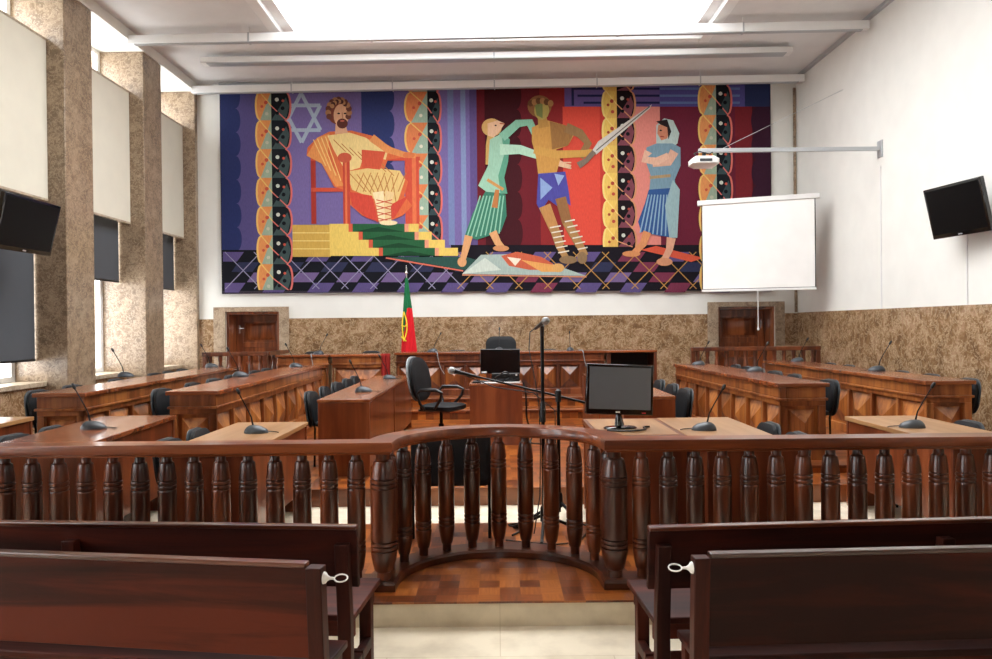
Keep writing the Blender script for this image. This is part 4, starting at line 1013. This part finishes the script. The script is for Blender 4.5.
def projector():
    o = Vector((XR, 11.25, 4.17)); t = thing('projector', 'white ceiling-style projector on a long grey wall arm', 'projector', o)
    MB().box(-.02, -.001, -.07, .07, -.13, .12).build('wall_plate', M_grey, t, .004)
    MB().box(-2.7, -.02, -.03, .03, -.028, .028).build('mount_arm', M_grey, t, .004)
    MB().tube([(-2.62, 0, -.03), (-2.62, 0, -.1)], .03, 10).build('drop_tube', M_blk, t)
    b = MB(); b.pillow(.40, .32, .17, .06, lambda u, v, q: (u-2.64, v-.05, -.27+q), .3); b.build('projector_body', M_white, t)
    l = MB(); l.M = Matrix.Translation((-2.58, .09, -.19)) @ Matrix.Rotation(-PI/2, 4, 'X'); l.lathe([(.045, 0), (.045, .035), (.035, .04)], 16); l.build('lens', M_blkg, t)
    MB().box(-2.74, -2.56, -.215, -.205, -.20, -.16).build('vent_grille', M_mic, t)
    MB().tube([(-2.72, 0, -.1), (-2.78, -.03, -.05), (-2.7, -.04, -.02), (-2.55, -.04, -.06), (-2.5, -.03, -.03)], .008, 6).build('cable', M_blk, t)
    MB().tube([(-2.35, .03, .03), (-.0, 1.2, 1.25)], .004, 5).build('stay_wire', M_grey, t)
    MB().tube([(-2.3, .03, -.65), (-1.15, .5, .02)], .003, 5)
projector()
def screen():
    a = Vector(at(699, 203, 13.35)); c = Vector(at(820, 195, 12.75)); d = c-a; w = math.hypot(d.x, d.y)
    zt_ = (a.z+c.z)/2
    t = thing('projection_screen', 'white pull-down projection screen hanging in front of the wall hanging corner', 'screen', (a.x, a.y, 0), math.atan2(d.y, d.x))
    sl = (c.z-a.z)/w
    b = MB(); b.M = Matrix(((1,0,0,0),(0,1,0,0),(sl,0,1,a.z),(0,0,0,1))); b.box(-.01, w+.01, -.045, .045, -.055, .03); b.build('roller_case', M_white, t, .01)
    zb = at(703, 290.6, 13.35)[2]; x0, x1 = .07, w-.07
    MB().add([(x0, -.02, zb), (x1, -.02, zb), (x1, -.02, a.z+sl*x1-.06), (x0, -.02, a.z+sl*x0-.06), (x0, -.016, zb), (x1, -.016, zb), (x1, -.016, a.z+sl*x1-.06), (x0, -.016, a.z+sl*x0-.06)],
             [(0,1,2,3),(4,7,6,5),(0,4,5,1),(1,5,6,2),(3,2,6,7),(0,3,7,4)]).build('screen_cloth', M_screen, t)
    e = MB(); e.box(x0-.012, x0+.004, -.024, -.021, zb, a.z-.05); e.box(x1-.004, x1+.012, -.024, -.021, zb, a.z+sl*x1-.06); e.build('black_border', M_blk, t)
    e = MB(); e.box(x0-.02, x1+.02, -.035, .0, zb-.03, zb+.012); e.build('bottom_bar', M_white, t, .006)
    MB().box(x0, x1, -.023, -.0205, zb+.012, zb+.022).build('black_hem', M_blk, t)
    MB().tube([((x0+x1)/2, -.02, zb-.03), ((x0+x1)/2, -.02, zb-.66)], .008, 6).build('pull_cord', M_white, t)
    MB().lathe([(.012, 0), (.022, .02), (.012, .05)], 10, ((x0+x1)/2, -.02, zb-.71)).build('pull_knob', M_white, t)
    inv = Matrix.Rotation(-t.rotation_euler.z, 3, 'Z')
    for u, z in ((w-.06, c.z-.02),):
        p = inv @ Vector((0, YB-.08-(a.y+d.y*u/w), 0))
        MB().tube([(u, .05, z), (u+p.x, p.y, z)], .02, 8).build('wall_mount', M_grey, t)
screen()
for lab, y, z0, z1 in (('thin white cable duct running down the wall below the projector arm', 11.25, 1.80, 3.91), ('thin white cable duct running down the wall below the television', 9.2, 1.80, 2.9)):
    tag(box('wall_mount_duct', M_white, XR-.014, XR-.001, y-.012, y+.012, z0, z1), lab, 'cable duct')

# ------------------------------------------------------------------ flag
def flag():
    t = thing('flag', 'tall furled green and red flag with a yellow emblem beside the judges bench', 'flag', (-1.60, 13.45, .45))
    MB().lathe([(.16, 0), (.16, .03), (.05, .06), (.03, .1)], 20).build('base', M_leg, t)
    MB().lathe([(.014, .08), (.014, 2.08)], 12).build('pole', M_chrome, t)
    MB().lathe([(.012, 2.08), (.03, 2.11), (.012, 2.15), (.02, 2.18), (.001, 2.25)], 12).build('finial', M_chrome, t)
    b = MB(); n, rows = 48, 26; g, r_ = lin('#1d6b42'), lin('#d3202a')
    P = lambda i, j: None
    vs = []
    for i in range(rows+1):
        u = i/rows; z = 2.02-1.55*u; R = .025+.125*u**.9
        for j in range(n):
            a = 2*PI*j/n; rr = R*(1+.16*math.sin(7*a+2*u)*min(1, u*3)+.06*math.sin(3*a+1))
            vs.append((rr*math.cos(a)*.95+.03*u, rr*math.sin(a)*.7, z+.02*math.sin(5*a)*u))
    base = len(b.v); b.v += [Vector(v) for v in vs]
    for i in range(rows):
        for j in range(n):
            k = (j+1) % n; u = (i+.5)/rows; a = 2*PI*(j+.5)/n
            lim = .36 + .34*max(0, min(1, (-math.cos(a)-.05)*1.3))
            b.f.append([i*n+j, i*n+k, (i+1)*n+k, (i+1)*n+j]); b.c.append(g if u < lim else r_)
    o = b.build('cloth', vcol('flag_cloth', .7), t, colors=True)
    e = MB()
    for k in range(2):
        e.tube([(-.045+.06*math.sin(q/10*PI)*(1-2*k*.7), -.085-.03*q/10, 1.42-.52*q/10) for q in range(11)], .012, 6)
    e.tube([(-.085, -.075, 1.18), (-.03, -.11, 1.16), (.02, -.11, 1.19)], .011, 6)
    e.tube([(-.09, -.09, .98), (-.04, -.12, .93), (.0, -.125, .9)], .012, 6)
    e.build('emblem', M_gold, t)
flag()
def red_cloth():
    t = thing('red_cloth', 'dark red cloth hanging over the end of the clerk desk by the flag', 'cloth', (-1.865, 12.64, .9))
    b = MB(); rows = []
    for i in range(9):
        z = .26-.42*i/8
        rows.append([(-.07+.15*k/10, -.02+.015*math.sin(k*1.6+i*.2), z) for k in range(11)])
    b.loft(rows, cap=False, closed=False)
    o = b.build('hanging_cloth', M_cloth, t); m = o.modifiers.new('thick', 'SOLIDIFY'); m.thickness = .008
red_cloth()

# ------------------------------------------------------------------ light
w = bpy.data.worlds.new('sky'); sc.world = w; w.use_nodes = True
w.node_tree.nodes['Background'].inputs[0].default_value = (.97, .985, 1, 1); w.node_tree.nodes['Background'].inputs[1].default_value = 6.5
fl = bpy.data.lights.new('camera_flash', 'POINT'); fl.energy = 28; fl.shadow_soft_size = .03; fl.color = (1, .97, .93)
fo = bpy.data.objects.new('camera_flash', fl); C.objects.link(fo); fo.location = (.0, -.02, 1.72)
sc.view_settings.view_transform = 'Standard'
sc.view_settings.look = 'None'
sc.view_settings.exposure = 0.52
